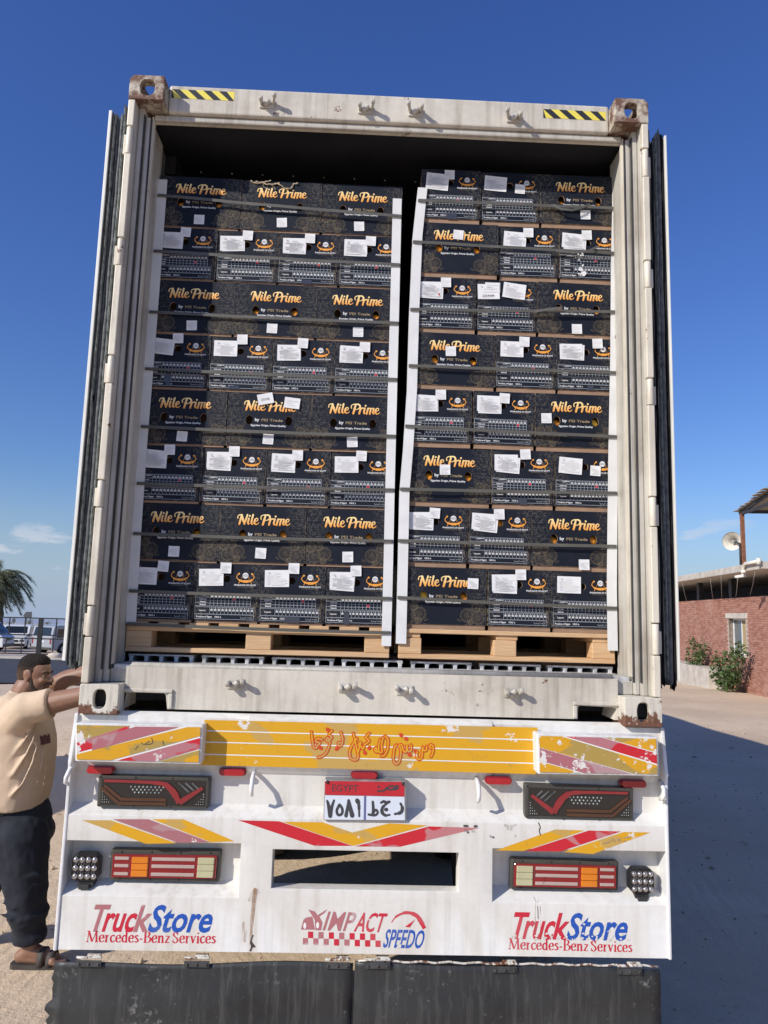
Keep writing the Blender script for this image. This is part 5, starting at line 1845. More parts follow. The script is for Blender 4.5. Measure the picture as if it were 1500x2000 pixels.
# frame, axles and wheels underneath
m = MB()
for s in (-1, 1):
    m.box(s * .45 - .07, s * .45 + .07, .35, 12, DECK - .03, DECK - .005)
    m.box(s * .45 - .006, s * .45 + .006, .35, 12, DECK - .40, DECK - .031)
    m.box(s * .45 - .07, s * .45 + .07, .35, 12, DECK - .425, DECK - .401)
for y in (.4, 1.0, 2.1, 3.4, 4.7, 6.5, 8.5, 10.5, 11.8):
    m.box(-1.16, -.53, y, y + .09, DECK - .15, DECK - .031); m.box(.53, 1.16, y, y + .09, DECK - .15, DECK - .031)
    m.box(-.44, .44, y, y + .09, DECK - .22, DECK - .04)
for s in (-1, 1): m.box(s * 1.19 - .03, s * 1.19 + .03, .2, 12, DECK - .36, DECK - .006)  # unseen side rails, made deep to block the sun under the trailer
m.build('chassis', MT['dark_steel'], tr)
AX = [1.55, 3.08, 4.45]
for y in AX:
    m = MB(); m.tube([(-1.1, y, .52), (1.1, y, .52)], .065, 10)
    m.build('axle', MT['dark_steel'], tr)
    for s in (-1, 1):
        for xo in (1.04, .72):
            m = MB()
            prof = [(-.13, .30), (-.14, .42), (-.125, .485), (-.06, .50), (.06, .50), (.125, .485), (.14, .42), (.13, .30)]
            n = 28
            vs = []
            for i in range(n):
                t_ = 2 * math.pi * i / n
                for (u, r_) in prof: vs.append((s * xo + u, y + r_ * math.cos(t_), .50 - TILT * y + r_ * math.sin(t_)))
            kk = len(prof)
            m.add(vs, [(i * kk + j, ((i + 1) % n) * kk + j, ((i + 1) % n) * kk + j + 1, i * kk + j + 1) for i in range(n) for j in range(kk - 1)], 0, True)
            wh = m.build('wheel', MT['rubber'], tr)
            m = MB(); m.tube([(s * xo - .11, y, .5 - TILT * y), (s * xo + .11, y, .5 - TILT * y)], .30, 20); m.build('rim', MT['steel'], wh)
# ------------------------------------------------------------------ the man at the container door
def skin():
    t = NT('brown_skin')
    n = t.noise(28, 4, .6)
    t.color(t.mix(t.rng(n, .3, .7), (.235, .125, .078), (.295, .158, .102))).rough(.5)
    t.set(Subsurface_Weight=.05)
    t.bump(t.noise(160, 3, .6), .1, .002)
    return t.m
MT['skin'] = skin()
def hairmat():
    t = NT('short_black_hair')           # clippered short towards the neck: the scalp shows through
    n = t.noise(130, 4, .7)
    f = t.rng(t.math('ADD', t.sep(t.coord())[2], t.math('MULTIPLY', n, .05)), 1.50, 1.575)
    t.color(t.mix(f, t.mix(t.rng(n, .4, .6), (.07, .045, .032), (.15, .085, .058)), t.mix(t.rng(n, .35, .65), (.008, .007, .006), (.032, .024, .019)))).rough(.85)
    t.set(Specular_IOR_Level=.2)
    t.bump(t.noise(210, 3, .7), .8, .006)
    return t.m
MT['hair'] = hairmat()
MT['eye_white'] = simple('eye_white', (.30, .26, .23), .3)
MT['stubble'] = simple('short_beard', (.055, .034, .024), .8, var=.4, vs=90, bump=.5, bs=220, bd=.003)
MT['tshirt'] = simple('beige_cotton', (.60, .455, .32), .9, var=.05, vs=20, bump=.15, bs=300, bd=.001)
MT['trousers'] = simple('navy_cotton', (.014, .017, .026), .9, var=.25, vs=14, bump=.2, bs=200, bd=.001)
MT['undershirt'] = simple('olive_cotton', (.07, .075, .05), .9)
MT['sandal'] = simple('dark_leather', (.05, .042, .036), .7, var=.3)

MY = 1.15
gm = at(70, 1870, 1.1)
man = thing('person', 'man in beige t-shirt and dark trousers pushing the left container door with both arms', 'person', (gm.x, MY, gz(gm.x, MY)))
def J(px, py, Y): return at(px, py, Y)
def capsule(m, a, b, ra, rb_, n=12):
    a, b = Vector(a), Vector(b)
    d = b - a
    k = max(4, int(d.length / .03))
    pts, rr = [], []
    dn = d.normalized() if d.length > 1e-6 else Vector((0, 0, 1))
    for i in range(5):
        t_ = math.pi / 2 * i / 4
        pts.append(a - dn * ra * math.cos(t_)); rr.append(max(ra * math.sin(t_), ra * .06))
    for i in range(1, k):
        pts.append(a + d * i / k); rr.append(ra + (rb_ - ra) * i / k)
    for i in range(5):
        t_ = math.pi / 2 * i / 4
        pts.append(b + dn * rb_ * math.sin(t_)); rr.append(max(rb_ * math.cos(t_), rb_ * .06))
    m.tube(pts, rr, n)
def chain(m, pts, rr, n=12):
    for i in range(len(pts) - 1): capsule(m, pts[i], pts[i + 1], rr[i], rr[i + 1], n)
def flesh(name, m, mt, parent, vox, smooth=6, fold=0.0, fsize=.12):
    o = m.build(name, MT[mt], parent)
    md = o.modifiers.new('fuse', 'REMESH'); md.mode = 'VOXEL'; md.voxel_size = vox; md.use_smooth_shade = True
    md = o.modifiers.new('soften', 'SMOOTH'); md.factor = .5; md.iterations = smooth
    if fold:
        tx = bpy.data.textures.new(name + '_folds', 'CLOUDS'); tx.noise_scale = fsize; tx.noise_depth = 3
        md = o.modifiers.new('folds', 'DISPLACE'); md.texture = tx; md.strength = fold; md.mid_level = .5
        md.texture_coords = 'LOCAL'
    return o

HC = J(67, 1317, MY)
SC = .90
hr = Matrix.Rotation(math.radians(4), 3, 'Y') @ Matrix.Rotation(math.radians(-6), 3, 'Z')
def H(x, y, z): return HC + hr @ Vector((x, y, z)) * SC
def hb(m, c, r, n=10): m.ball(H(*c), tuple(q * SC for q in r), n, 0, hr)
nY, fY = MY - .19, MY + .19
sh_n, sh_f = J(50, 1384, nY), J(64, 1368, fY)
el_n, el_f = J(160, 1360, nY - .01), J(128, 1326, fY + .02)
DX = -1.335                                       # face of the open door he leans on
wr_n = Vector((DX - .075, nY + .04, J(160, 1340, nY).z + .03))
wr_f = Vector((DX - .075, fY + .02, J(160, 1290, fY).z))
neck0, neck1 = J(36, 1372, MY), J(52, 1342, MY)

# body: one continuous surface
m = MB()
hb(m, (0, 0, .022), (.098, .077, .100), 14)
hb(m, (.030, 0, -.035), (.066, .064, .085), 12)
hb(m, (.050, 0, -.085), (.040, .046, .032))
hb(m, (.072, 0, -.098), (.022, .026, .022))
hb(m, (.084, 0, .020), (.016, .052, .013))
hb(m, (.075, .034, -.028), (.022, .024, .022)); hb(m, (.075, -.034, -.028), (.022, .024, .022))
capsule(m, H(.094, 0, .008), H(.118, 0, -.026), .010, .0145, 8)
hb(m, (.106, .012, -.033), (.012, .010, .009)); hb(m, (.106, -.012, -.033), (.012, .010, .009))
hb(m, (.094, 0, -.058), (.015, .026, .008)); hb(m, (.092, 0, -.071), (.014, .024, .008))
for s in (-1, 1):
    hb(m, (-.006, s * .078, -.008), (.021, .008, .033)); hb(m, (-.014, s * .083, .004), (.011, .007, .020)); hb(m, (.000, s * .080, -.032), (.010, .008, .012))
chain(m, [neck1, neck0], [.066, .072], 16)
capsule(m, J(30, 1400, MY - .1), J(30, 1400, MY + .1), .10, .10)
for sh, el, wr, sg in ((sh_n, el_n, wr_n, -1), (sh_f, el_f, wr_f, 1)):
    mid = (Vector(sh) + Vector(el)) / 2
    chain(m, [sh, mid, el], [.066, .060, .050], 14)
    fm = Vector(el) + (wr - Vector(el)) * .35
    chain(m, [el, fm, wr], [.050, .051, .033], 14)
    # hand laid flat against the door, five separate fingers
    pc = wr + Vector((.035, 0, .045))
    m.ball(wr + Vector((.030, 0, .035)), (.022, .040, .050), 8)
    capsule(m, wr, pc, .030, .030, 10)
    for i, (fy, ln_) in enumerate(((-.033, .070), (-.011, .080), (.011, .076), (.032, .060))):
        b0 = Vector((DX - .026, wr.y + fy, wr.z + .075))
        b1 = b0 + Vector((.008, fy * .18, ln_ * .5)); b2 = b1 + Vector((.006, fy * .1, ln_ * .5))
        chain(m, [wr + Vector((.03, fy * .7, .05)), b0, b1, b2], [.013, .0105, .0095, .008], 8)
    t0 = wr + Vector((.025, -sg * .036, .02)); t1 = t0 + Vector((.014, -sg * .028, .022)); t2 = t1 + Vector((.010, -sg * .012, .026))
    chain(m, [t0, t1, t2], [.014, .0115, .009], 8)
# legs and feet inside the clothes
hip_n, hip_f = J(38, 1625, MY - .10), J(16, 1625, MY + .10)
kn_n, kn_f = J(52, 1740, MY - .11), J(-44, 1742, MY + .12)
an_n, an_f = J(60, 1846, MY - .10), J(-104, 1840, MY + .14)
an_n.z = gz(an_n.x, an_n.y) + .085; an_f.z = gz(an_f.x, an_f.y) + .10
capsule(m, J(30, 1625, MY - .06), J(30, 1625, MY + .06), .11, .11)
capsule(m, J(24, 1600, MY), J(32, 1420, MY), .11, .12)
for hp, kn, an in ((hip_n, kn_n, an_n), (hip_f, kn_f, an_f)):
    chain(m, [hp, kn, an], [.085, .055, .038], 14)
    g = gz(an.x, an.y)
    heel = Vector((an.x - .045, an.y, g + .052)); ball_ = Vector((an.x + .13, an.y, g + .042))
    chain(m, [an, heel], [.04, .034]); chain(m, [an, ball_], [.040, .028]); chain(m, [heel, ball_], [.034, .030])
    capsule(m, ball_ + Vector((0, -.03, 0)), ball_ + Vector((-.01, .03, 0)), .024, .022)
    for i, (ty, tl_) in enumerate(((-.034, .060), (-.014, .062), (.004, .055), (.020, .046), (.034, .036))):
        sg = -1 if an is an_n else 1
        b0 = ball_ + Vector((.0, ty * (1 if an is an_f else 1), -.004)); capsule(m, b0, b0 + Vector((tl_, ty * .1, -.010)), .014 if i else .016, .011 if i else .013, 8)
body = flesh('body', m, 'skin', man, .0055, 5)

# eyes, brows, moustache, beard and hair
for s in (-1, 1):
    m = MB(); hb(m, (.081, s * .031, .000), (.010, .014, .006), 6); e_ = m.build('eye', MT['eye_white'], body)
    m = MB(); hb(m, (.0885, s * .031, .000), (.0045, .0075, .006), 5); m.build('iris', MT['ink_dark'], body)
    m = MB(); chain(m, [H(.100, s * .012, .020), H(.097, s * .034, .026), H(.082, s * .056, .020)], [.005, .006, .003], 6); m.build('eyebrow', MT['hair'], body)
m = MB()
hb(m, (-.014, 0, .046), (.094, .079, .084), 14)
hb(m, (-.034, 0, .006), (.073, .0735, .078), 12)
hb(m, (.024, 0, .080), (.064, .066, .048), 10)
for s in (-1, 1): capsule(m, H(.018, s * .068, .030), H(.016, s * .0675, -.020), .011, .007)
flesh('hair', m, 'hair', man, .006, 3, .004, .03)
m = MB()
for s in (-1, 1):
    chain(m, [H(.018, s * .0635, -.022), H(.022, s * .058, -.062), H(.044, s * .040, -.090), H(.074, s * .012, -.104)], [.009, .015, .018, .016], 8)
    chain(m, [H(.102, s * .004, -.047), H(.092, s * .026, -.056), H(.082, s * .030, -.078)], [.008, .008, .009], 7)
hb(m, (.074, 0, -.100), (.027, .030, .026)); hb(m, (.045, 0, -.110), (.040, .045, .016))
flesh('beard', m, 'stubble', man, .005, 4, .003, .02)
m = MB(); chain(m, [H(.105, -.030, -.058), H(.112, -.012, -.047), H(.114, 0, -.046), H(.112, .012, -.047), H(.105, .030, -.058)], [.004, .0075, .007, .0075, .004], 7)
m.build('moustache', MT['hair'], man)

# T-shirt
m = MB()
def torso(rows):
    vs, fs, n = [], [], 28
    for (xb_, xf, py, ry) in rows:
        a, b = J(xb_, py, MY), J(xf, py, MY)
        c = (a + b) / 2; rx = (b - a).length / 2
        for i in range(n):
            t_ = 2 * math.pi * i / n
            e_ = .85
            vs.append((c.x + rx * math.copysign(abs(math.cos(t_)) ** e_, math.cos(t_)), c.y + ry * math.copysign(abs(math.sin(t_)) ** e_, math.sin(t_)), c.z))
    for j in range(len(rows) - 1):
        for i in range(n): fs.append((j * n + i, j * n + (i + 1) % n, (j + 1) * n + (i + 1) % n, (j + 1) * n + i))
    fs.append(tuple(range(n))); fs.append(tuple(reversed(range((len(rows) - 1) * n, len(rows) * n))))
    m.add(vs, fs, 0, True)
torso([(10, 62, 1360, .13), (-12, 84, 1385, .20), (-24, 96, 1410, .215), (-29, 102, 1440, .215), (-32, 103, 1470, .21), (-34, 100, 1500, .205), (-36, 96, 1530, .205), (-36, 90, 1555, .205), (-36, 86, 1571, .20)])
# folds fanning out from the armpit and round the back
rf = random.Random(6)
def fold(pts, r):
    q = []
    for (px, py) in pts:
        yy = MY - .205 * math.sqrt(max(.05, 1 - ((px - 33) / 70.0) ** 2))
        q.append(J(px, py, yy))
    k_ = len(q); m.tube(q, [r * .8 * (.5 + .5 * math.sin(math.pi * (i + .5) / k_)) for i in range(k_)], 8)
for pts, r in (([(66, 1418), (44, 1452), (16, 1486), (-14, 1508)], .013), ([(70, 1432), (52, 1472), (26, 1512), (-2, 1534)], .014), ([(74, 1446), (64, 1488), (44, 1530), (20, 1556)], .013),
               ([(60, 1410), (30, 1432), (4, 1446), (-20, 1452)], .011), ([(84, 1452), (82, 1490), (72, 1530)], .010), ([(90, 1470), (90, 1500), (84, 1540)], .008)): fold(pts, r)
capsule(m, J(20, 1392, MY - .08), J(20, 1392, MY + .08), .11, .11)
chain(m, [neck0, J(26, 1400, MY)], [.088, .12], 16)
for sh, el in ((sh_n, el_n), (sh_f, el_f)):
    sh, el = Vector(sh), Vector(el)
    c = sh + (el - sh) * .46
    chain(m, [J(32, 1408, sh.y * .7 + MY * .3), sh], [.10, .092], 14)
    d = (c - sh)
    m.tube([sh - d * .2, sh, sh + d * .5, c], [.06, .086, .084, .082], 18)
shirt = flesh('t_shirt', m, 'tshirt', man, .008, 9, .012, .16)
# faded print on the chest
m = MB()
a = J(104, 1442, MY - .06)
for i, (u, z0, z1) in enumerate(((-.040, -.03, .02), (-.029, -.03, .015), (-.016, -.03, .02), (-.003, -.028, .02), (.010, -.03, .012), (.023, -.03, .02), (.036, -.03, .018))):
    vs = []
    for j in range(5):
        for k_ in range(3): vs.append((a.x + .02, MY - .07 + u + k_ * .006, a.z + z0 + (z1 - z0) * j / 4))
    m.add(vs, [(j * 3 + q, j * 3 + q + 1, j * 3 + q + 4, j * 3 + q + 3) for j in range(4) for q in range(2)])
MT['shirt_ink'] = simple('plum_print', (.13, .05, .055), .9)
pr_ = m.build('shirt_print', MT['shirt_ink'], man, normals=False)
md = pr_.modifiers.new('fit', 'SHRINKWRAP'); md.target = shirt; md.wrap_method = 'PROJECT'; md.use_project_x = True; md.use_project_y = False; md.use_project_z = False
md.use_negative_direction = True; md.use_positive_direction = False; md.offset = .0025
m = MB(); m.tube([J(24, 1590, MY), J(24, 1562, MY)], [.178, .178], 26); m.build('undershirt', MT['undershirt'], man)
# trousers
m = MB()
m.tube([J(24, 1574, MY), J(28, 1592, MY), J(33, 1615, MY)], [.178, .188, .190], 24)
m.ball(J(34, 1625, MY), (.19, .20, .14), 14)
def leg(hp, kn, an, sh_=0):
    lo = an + (kn - an) * .14
    hp2 = hp + (kn - hp) * .12
    mid = (kn + an) / 2
    chain(m, [hp2, hp + (kn - hp) * .55, kn], [.142, .128, .108], 18)
    chain(m, [kn, mid], [.108, .085], 18)
    m.tube([mid, an + (kn - an) * .30, an + (kn - an) * .2, lo], [.085, .076, .080, .070], 18)
    for f_, r_ in ((.30, .080), (.24, .086), (.18, .082), (.52, .096), (.62, .106)):
        c_ = an + (kn - an) * f_; ax_ = (kn - an).normalized() * .008
        tl_ = Vector((rf.uniform(-.02, .02), rf.uniform(-.02, .02), rf.uniform(-.01, .01)))
        m.tube([c_ - ax_ * 1.5, c_ - ax_ * .5, c_ + ax_ * .5, c_ + ax_ * 1.5], [r_ * .93, r_, r_, r_ * .93], 18)
    for k_ in range(5):      # creases behind and in front of the knee
        a0 = kn + Vector((-.10 + .05 * k_ * .3, -.085, .02 + .05 * (k_ - 2))); m.tube([a0, a0 + Vector((.07, -.015, -.02)), a0 + Vector((.15, .02, -.01))], [.006, .013, .006], 7)
leg(hip_n, kn_n, an_n); leg(hip_f, kn_f, an_f)
flesh('trousers', m, 'trousers', man, .010, 5, .022, .10)
# sandals
for an in (an_n, an_f):
    g = gz(an.x, an.y)
    m = MB()
    sole = [(an.x - .085, an.y - .032), (an.x - .02, an.y - .040), (an.x + .10, an.y - .050), (an.x + .19, an.y - .040), (an.x + .215, an.y), (an.x + .18, an.y + .040), (an.x + .08, an.y + .045), (an.x - .03, an.y + .036), (an.x - .085, an.y + .026)]
    m.prism(curve2d(sole, 3, True)[:-1], lambda u, w, d: (u, w, d), g + .002, g + .024)
    sd = m.build('sandal', MT['sandal'], man, bevel=.005)
    m = MB()
    for x0, hgt in ((.070, .092), (.118, .074)):
        vs = []
        for i in range(9):
            t_ = math.pi * i / 8
            for dx in (-.017, .017): vs.append((an.x + x0 + dx, an.y - .052 * math.cos(t_), g + .018 + (hgt - .010) * math.sin(t_) ** .8))
        m.add(vs, [(2 * i, 2 * i + 1, 2 * i + 3, 2 * i + 2) for i in range(8)], 0, True)
    st_ = m.build('strap', MT['sandal'], sd, normals=False)
    md = st_.modifiers.new('thick', 'SOLIDIFY'); md.thickness = .005
# ------------------------------------------------------------------ brick building on the right
WA = Vector((13.6, 21.6, 0)); WB = Vector((15.3, 34.0, 0))
wd = (WB - WA).normalized(); wnm = Vector((-wd.y, wd.x, 0))      # wnm points out of the wall, towards the yard
def on_wall(px, py, off=0.0):
    P = WA + wnm * off
    d = ray(px, py)
    t = ((P - CAM).x * wnm.x + (P - CAM).y * wnm.y) / (d.x * wnm.x + d.y * wnm.y)
    return CAM + d * t
def W(s, o, z):                                                   # along the wall, out of it, height
    p = WA + wd * s + wnm * o
    return (p.x, p.y, z)
def wall_sz(px, py, off=0.0):
    p = on_wall(px, py, off); return ((p - WA).dot(wd), p.z)
S0_, S1_ = -9.0, 24.0
ZB, ZT = -1.3, 2.80
bld = thing('brick_building', 'low red brick building with overhanging concrete roof slab and one white-framed window', 'building', tuple(WA))
def wbox(m, s0, s1, o0, o1, z0, z1, mi=0):
    vs = [W(s, o, z) for z in (z0, z1) for o in (o0, o1) for s in (s0, s1)]
    m.add(vs, [(0, 2, 3, 1), (4, 5, 7, 6), (0, 1, 5, 4), (2, 6, 7, 3), (0, 4, 6, 2), (1, 3, 7, 5)], mi)
MT['mortar'] = simple('mortar', (.46, .37, .30), .95, var=.2, vs=4)
MT['concrete'] = simple('pale_concrete', (.50, .455, .39), .9, var=.22, vs=2.5, bump=.3, bs=30)
def brickmat():
    t = NT('red_brick')
    r = t.isl()
    c = t.mix(r, (.30, .125, .085), (.44, .215, .155))
    c = t.mix(t.math('MULTIPLY', t.rng(t.noise(.8, 4, .6), .5, .75), .45), c, (.50, .36, .28))
    t.color(c).rough(.9).bump(t.noise(40, 4, .6), .3, .01)
    return t.m
MT['brick'] = brickmat()
ws0, wz1 = wall_sz(1422, 1208); ws1, wz0 = wall_sz(1458, 1281)
wsa, wsb = min(ws0, ws1), max(ws0, ws1)
m = MB()
for a, b, c, d in ((S0_, wsa, ZB, ZT), (wsb, S1_, ZB, ZT), (wsa, wsb, ZB, wz0), (wsa, wsb, wz1, ZT)):
    wbox(m, a, b, -.25, -.012, c, d)
wbox(m, S0_, S1_, -7.0, -6.8, ZB, 3.5); wbox(m, S0_, S0_ + .2, -6.8, -.25, ZB, 3.5); wbox(m, S1_ - .2, S1_, -6.8, -.25, ZB, 3.5)
m.build('wall', MT['mortar'], bld)
m = MB(); rgb = random.Random(8)
row = 0; z = ZB
while z < ZT - .03:
    s = S0_ + (.13 if row % 2 else 0)
    while s < S1_ - .26:
        e = s + .245
        if not (z + .066 > wz0 and z < wz1 and e > wsa - .02 and s < wsb + .02):
            wbox(m, s, e, -.013, rgb.uniform(-.003, .006), z, z + .066)
        s += .258
    z += .079; row += 1
br = m.build('brick_courses', MT['brick'], bld, normals=False); br['kind'] = 'stuff'
m = MB()
SB, STP = 3.55, 3.79
wbox(m, -2.35, S1_ + .4, -6.9, .92, SB, STP)
m.build('roof_slab', MT['concrete'], bld, bevel=.02)
m = MB(); wbox(m, S0_, -2.352, -6.9, -.1, SB + .0, STP - .02); m.build('roof_slab', MT['concrete'], bld, bevel=.02)
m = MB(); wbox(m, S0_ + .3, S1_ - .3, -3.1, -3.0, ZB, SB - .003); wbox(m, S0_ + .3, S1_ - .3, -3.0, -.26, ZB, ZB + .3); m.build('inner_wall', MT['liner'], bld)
for i in range(9):
    m = MB(); s_ = S0_ + .4 + i * 3.9; wbox(m, s_, s_ + .3, -.24, -.05, ZT + .003, SB - .003); m.build('pillar', MT['dark_steel'], bld)
m = MB(); wbox(m, wsa - .22, wsb + .22, -.05, .03, wz1 + .002, wz1 + .20); m.build('lintel', MT['concrete'], bld, bevel=.01)
m = MB(); wbox(m, wsa - .08, wsb + .08, -.1, .05, wz0 - .07, wz0 - .002); m.build('window_sill', MT['concrete'], bld, bevel=.01)
wdw = MB()
fw = .06
wbox(wdw, wsa, wsa + fw, -.24, -.17, wz0, wz1); wbox(wdw, wsb - fw, wsb, -.24, -.17, wz0, wz1)
wbox(wdw, wsa + fw, wsb - fw, -.24, -.17, wz0, wz0 + fw); wbox(wdw, wsa + fw, wsb - fw, -.24, -.17, wz1 - fw, wz1)
wbox(wdw, (wsa + wsb) / 2 - .03, (wsa + wsb) / 2 + .03, -.235, -.175, wz0 + fw, wz1 - fw)
win = wdw.build('window', MT['white_metal'], bld, bevel=.006)
def glass(name, c):
    t = NT(name); t.color(c).rough(.05); t.set(Specular_IOR_Level=.8); return t.m
MT['glass'] = glass('window_glass', (.10, .13, .15)); MT['car_glass'] = glass('car_glass', (.015, .018, .02))
MT['curtain'] = simple('ochre_curtain', (.38, .29, .15), .9)
m = MB(); wbox(m, (wsa + wsb) / 2 + .03, wsb - fw, -.21, -.20, wz0 + fw, wz1 - fw); m.build('pane', MT['glass'], win)
m = MB(); wbox(m, wsa + fw, (wsa + wsb) / 2 - .03, -.21, -.20, wz0 + fw, wz1 - fw); m.build('shutter_panel', MT['curtain'], win)
m = MB(); wbox(m, wsa - .004, wsa, -.17, -.01, wz0, wz1); wbox(m, wsb, wsb + .004, -.17, -.01, wz0, wz1); m.build('window_reveal', MT['concrete'], win)
# hanging wires under the slab
MT['wire'] = simple('pale_wire', (.5, .48, .45), .6)
for (xa, ya, xb_, yb) in ((1333, 1140, 1342, 1176), (1387, 1127, 1393, 1172), (1408, 1123, 1410, 1169), (1441, 1128, 1437, 1166), (1475, 1110, 1465, 1162)):
    a = on_wall(xa, ya, .88); b = on_wall(xb_, yb, .02); a.z = min(a.z, SB - .002)
    mid = (a + b) / 2 - Vector((0, 0, .08))
    m = MB(); m.tube([a, mid, b], .007, 5); m.build('hanging_wire', MT['wire'], bld)
# white waste pipe and camera at the slab corner
m = MB()
p0, p1, p2, p3 = on_wall(1482, 1096, 1.0), on_wall(1456, 1101, 1.0), on_wall(1452, 1108, 1.0), on_wall(1452, 1116, 1.0)
m.tube([p0, p1, p2, p3], .055, 10); m.tube([p0 + Vector((0, 0, -.1)), p0 + Vector((0, 0, .09))], .075, 10); m.tube([p3 + Vector((0, 0, .04)), p3 + Vector((0, 0, -.06))], .085, 12)
MT['pvc'] = simple('cream_pvc', (.72, .68, .58), .5)
o = m.build('waste_pipe', MT['pvc'], None); tag(o, 'cream plastic pipe bent over the edge of the concrete roof slab', 'pipe')
m = MB(); c = on_wall(1447, 1125, .98)
m.beam(c + Vector((.12, -.1, .02)), c + Vector((-.16, .02, -.03)), .10, .09); m.tube([c + Vector((-.16, .02, -.03)), c + Vector((-.19, .03, -.035))], .045, 10)
o = thing('security_camera', 'small white security camera hanging below the roof slab by the pipe', 'camera', tuple(c))
ORG[o.name] = Vector(c)
m.build('camera_body', MT['white_metal'], o, bevel=.01)
m = MB(); m.beam(c + Vector((.05, 0, .04)), (c.x + .05, c.y, SB - .001), .03, .03); m.build('bracket', MT['white_metal'], o)
# canopy of boards on rusty posts, on the roof
cn_ = thing('roof_canopy', 'rough board canopy on a rusty post standing on the building roof', 'canopy', tuple(on_wall(1453, 1098, .6)))
MT['rusty'] = simple('rusty_post', (.23, .095, .05), .85, var=.4, vs=8)
MT['old_board'] = simple('weathered_board', (.34, .27, .19), .85, var=.25, vs=10)
pb, pt = on_wall(1453, 1100, .6), on_wall(1449, 1003, .6)
pb.z = STP + .002
m = MB(); m.beam(pb, pt, .11, .11, (0, 1, 0)); m.build('post', MT['rusty'], cn_)
for ds, do in ((-3.0, 0), (0, -3.0), (-3.0, -3.0)):
    q = pb + wd * ds + wnm * do; m = MB(); m.beam(q, (q.x, q.y, pt.z + (.30 if ds else 0)), .11, .11, (0, 1, 0)); m.build('post', MT['rusty'], cn_)
m = MB(); m.beam(pt + wd * .15, pt - wd * 3.2, .08, .10, (0, 0, 1)); m.build('beam', MT['dark_steel'], cn_)
m = MB(); m.beam(pt + wnm * .1 + Vector((0, 0, .06)), pt - wnm * 3.1 + Vector((0, 0, .06)), .08, .10); m.build('beam', MT['dark_steel'], cn_)
m = MB(); m.beam(pt + Vector((0, 0, .05)), pt - wd * 3.2 + Vector((0, 0, .42)), .07, .10); m.build('rafter', MT['dark_steel'], cn_)
q0, q1 = pt + wd * .2 + Vector((0, 0, .088)), pt - wd * 3.4 + Vector((0, 0, .52))
m = MB(); a_, b_ = wnm * .1, -wnm * 3.2
m.add([q0 + a_, q1 + a_, q1 + b_, q0 + b_] + [v + Vector((0, 0, .015)) for v in (q0 + a_, q1 + a_, q1 + b_, q0 + b_)], [(0, 1, 2, 3), (7, 6, 5, 4), (0, 4, 5, 1), (1, 5, 6, 2), (2, 6, 7, 3), (3, 7, 4, 0)]); m.build('roof_sheet', MT['old_board'], cn_)
rc = random.Random(4)
for i in range(11):
    a = pt + wd * (.22 - .33 * i) + Vector((0, 0, .12 + .040 * i))
    m = MB(); m.beam(a + wnm * rc.uniform(.12, .28), a - wnm * 3.2, .35, .022, (0, 0, 1)); m.build('roof_board', MT['old_board'], cn_)
# horn loudspeaker
hc = on_wall(1430, 1057, .75)
hp = thing('horn_loudspeaker', 'round cream horn loudspeaker on a thin pole on the roof', 'loudspeaker', (hc.x, hc.y, STP))
ax = (CAM - hc); ax.z = -.6; ax = (ax.normalized() + Vector((-.35, 0, 0))).normalized()
m = MB()
pr = [(.33, .02), (.33, .0), (.31, -.02), (.22, -.12), (.13, -.25), (.08, -.38)]
R = []; 
ua = ax.orthogonal().normalized(); ub = ax.cross(ua)
n = 24; vs = []
for rad, dd in pr:
    for i in range(n):
        t_ = 2 * math.pi * i / n; vs.append(hc + ax * dd + (ua * math.cos(t_) + ub * math.sin(t_)) * rad)
m.add(vs, [(j * n + i, j * n + (i + 1) % n, (j + 1) * n + (i + 1) % n, (j + 1) * n + i) for j in range(len(pr) - 1) for i in range(n)], 0, True)
bell = m.build('bell', MT['pvc'], hp, normals=False)
m = MB(); m.tube([hc - ax * .36, hc - ax * .12, hc - ax * .06], [.075, .07, .03], 12); m.build('driver', MT['steel'], hp)
m = MB(); q = on_wall(1445, 1062, .7); m.tube([(q.x, q.y, STP - .001), q], .035, 8); m.beam(q, hc - ax * .3, .05, .05); m.build('pole', MT['dark_steel'], hp)
# concrete block step at the foot of the wall
s_a, zt_ = wall_sz(1395, 1307, .5); s_b, _ = wall_sz(1333, 1304, .5)
m = MB(); wbox(m, s_a, s_b + 4, .02, .75, -1.4, zt_)
o = m.build('concrete_step', MT['concrete'], None, bevel=.03); tag(o, 'low concrete step running along the foot of the brick wall', 'step')
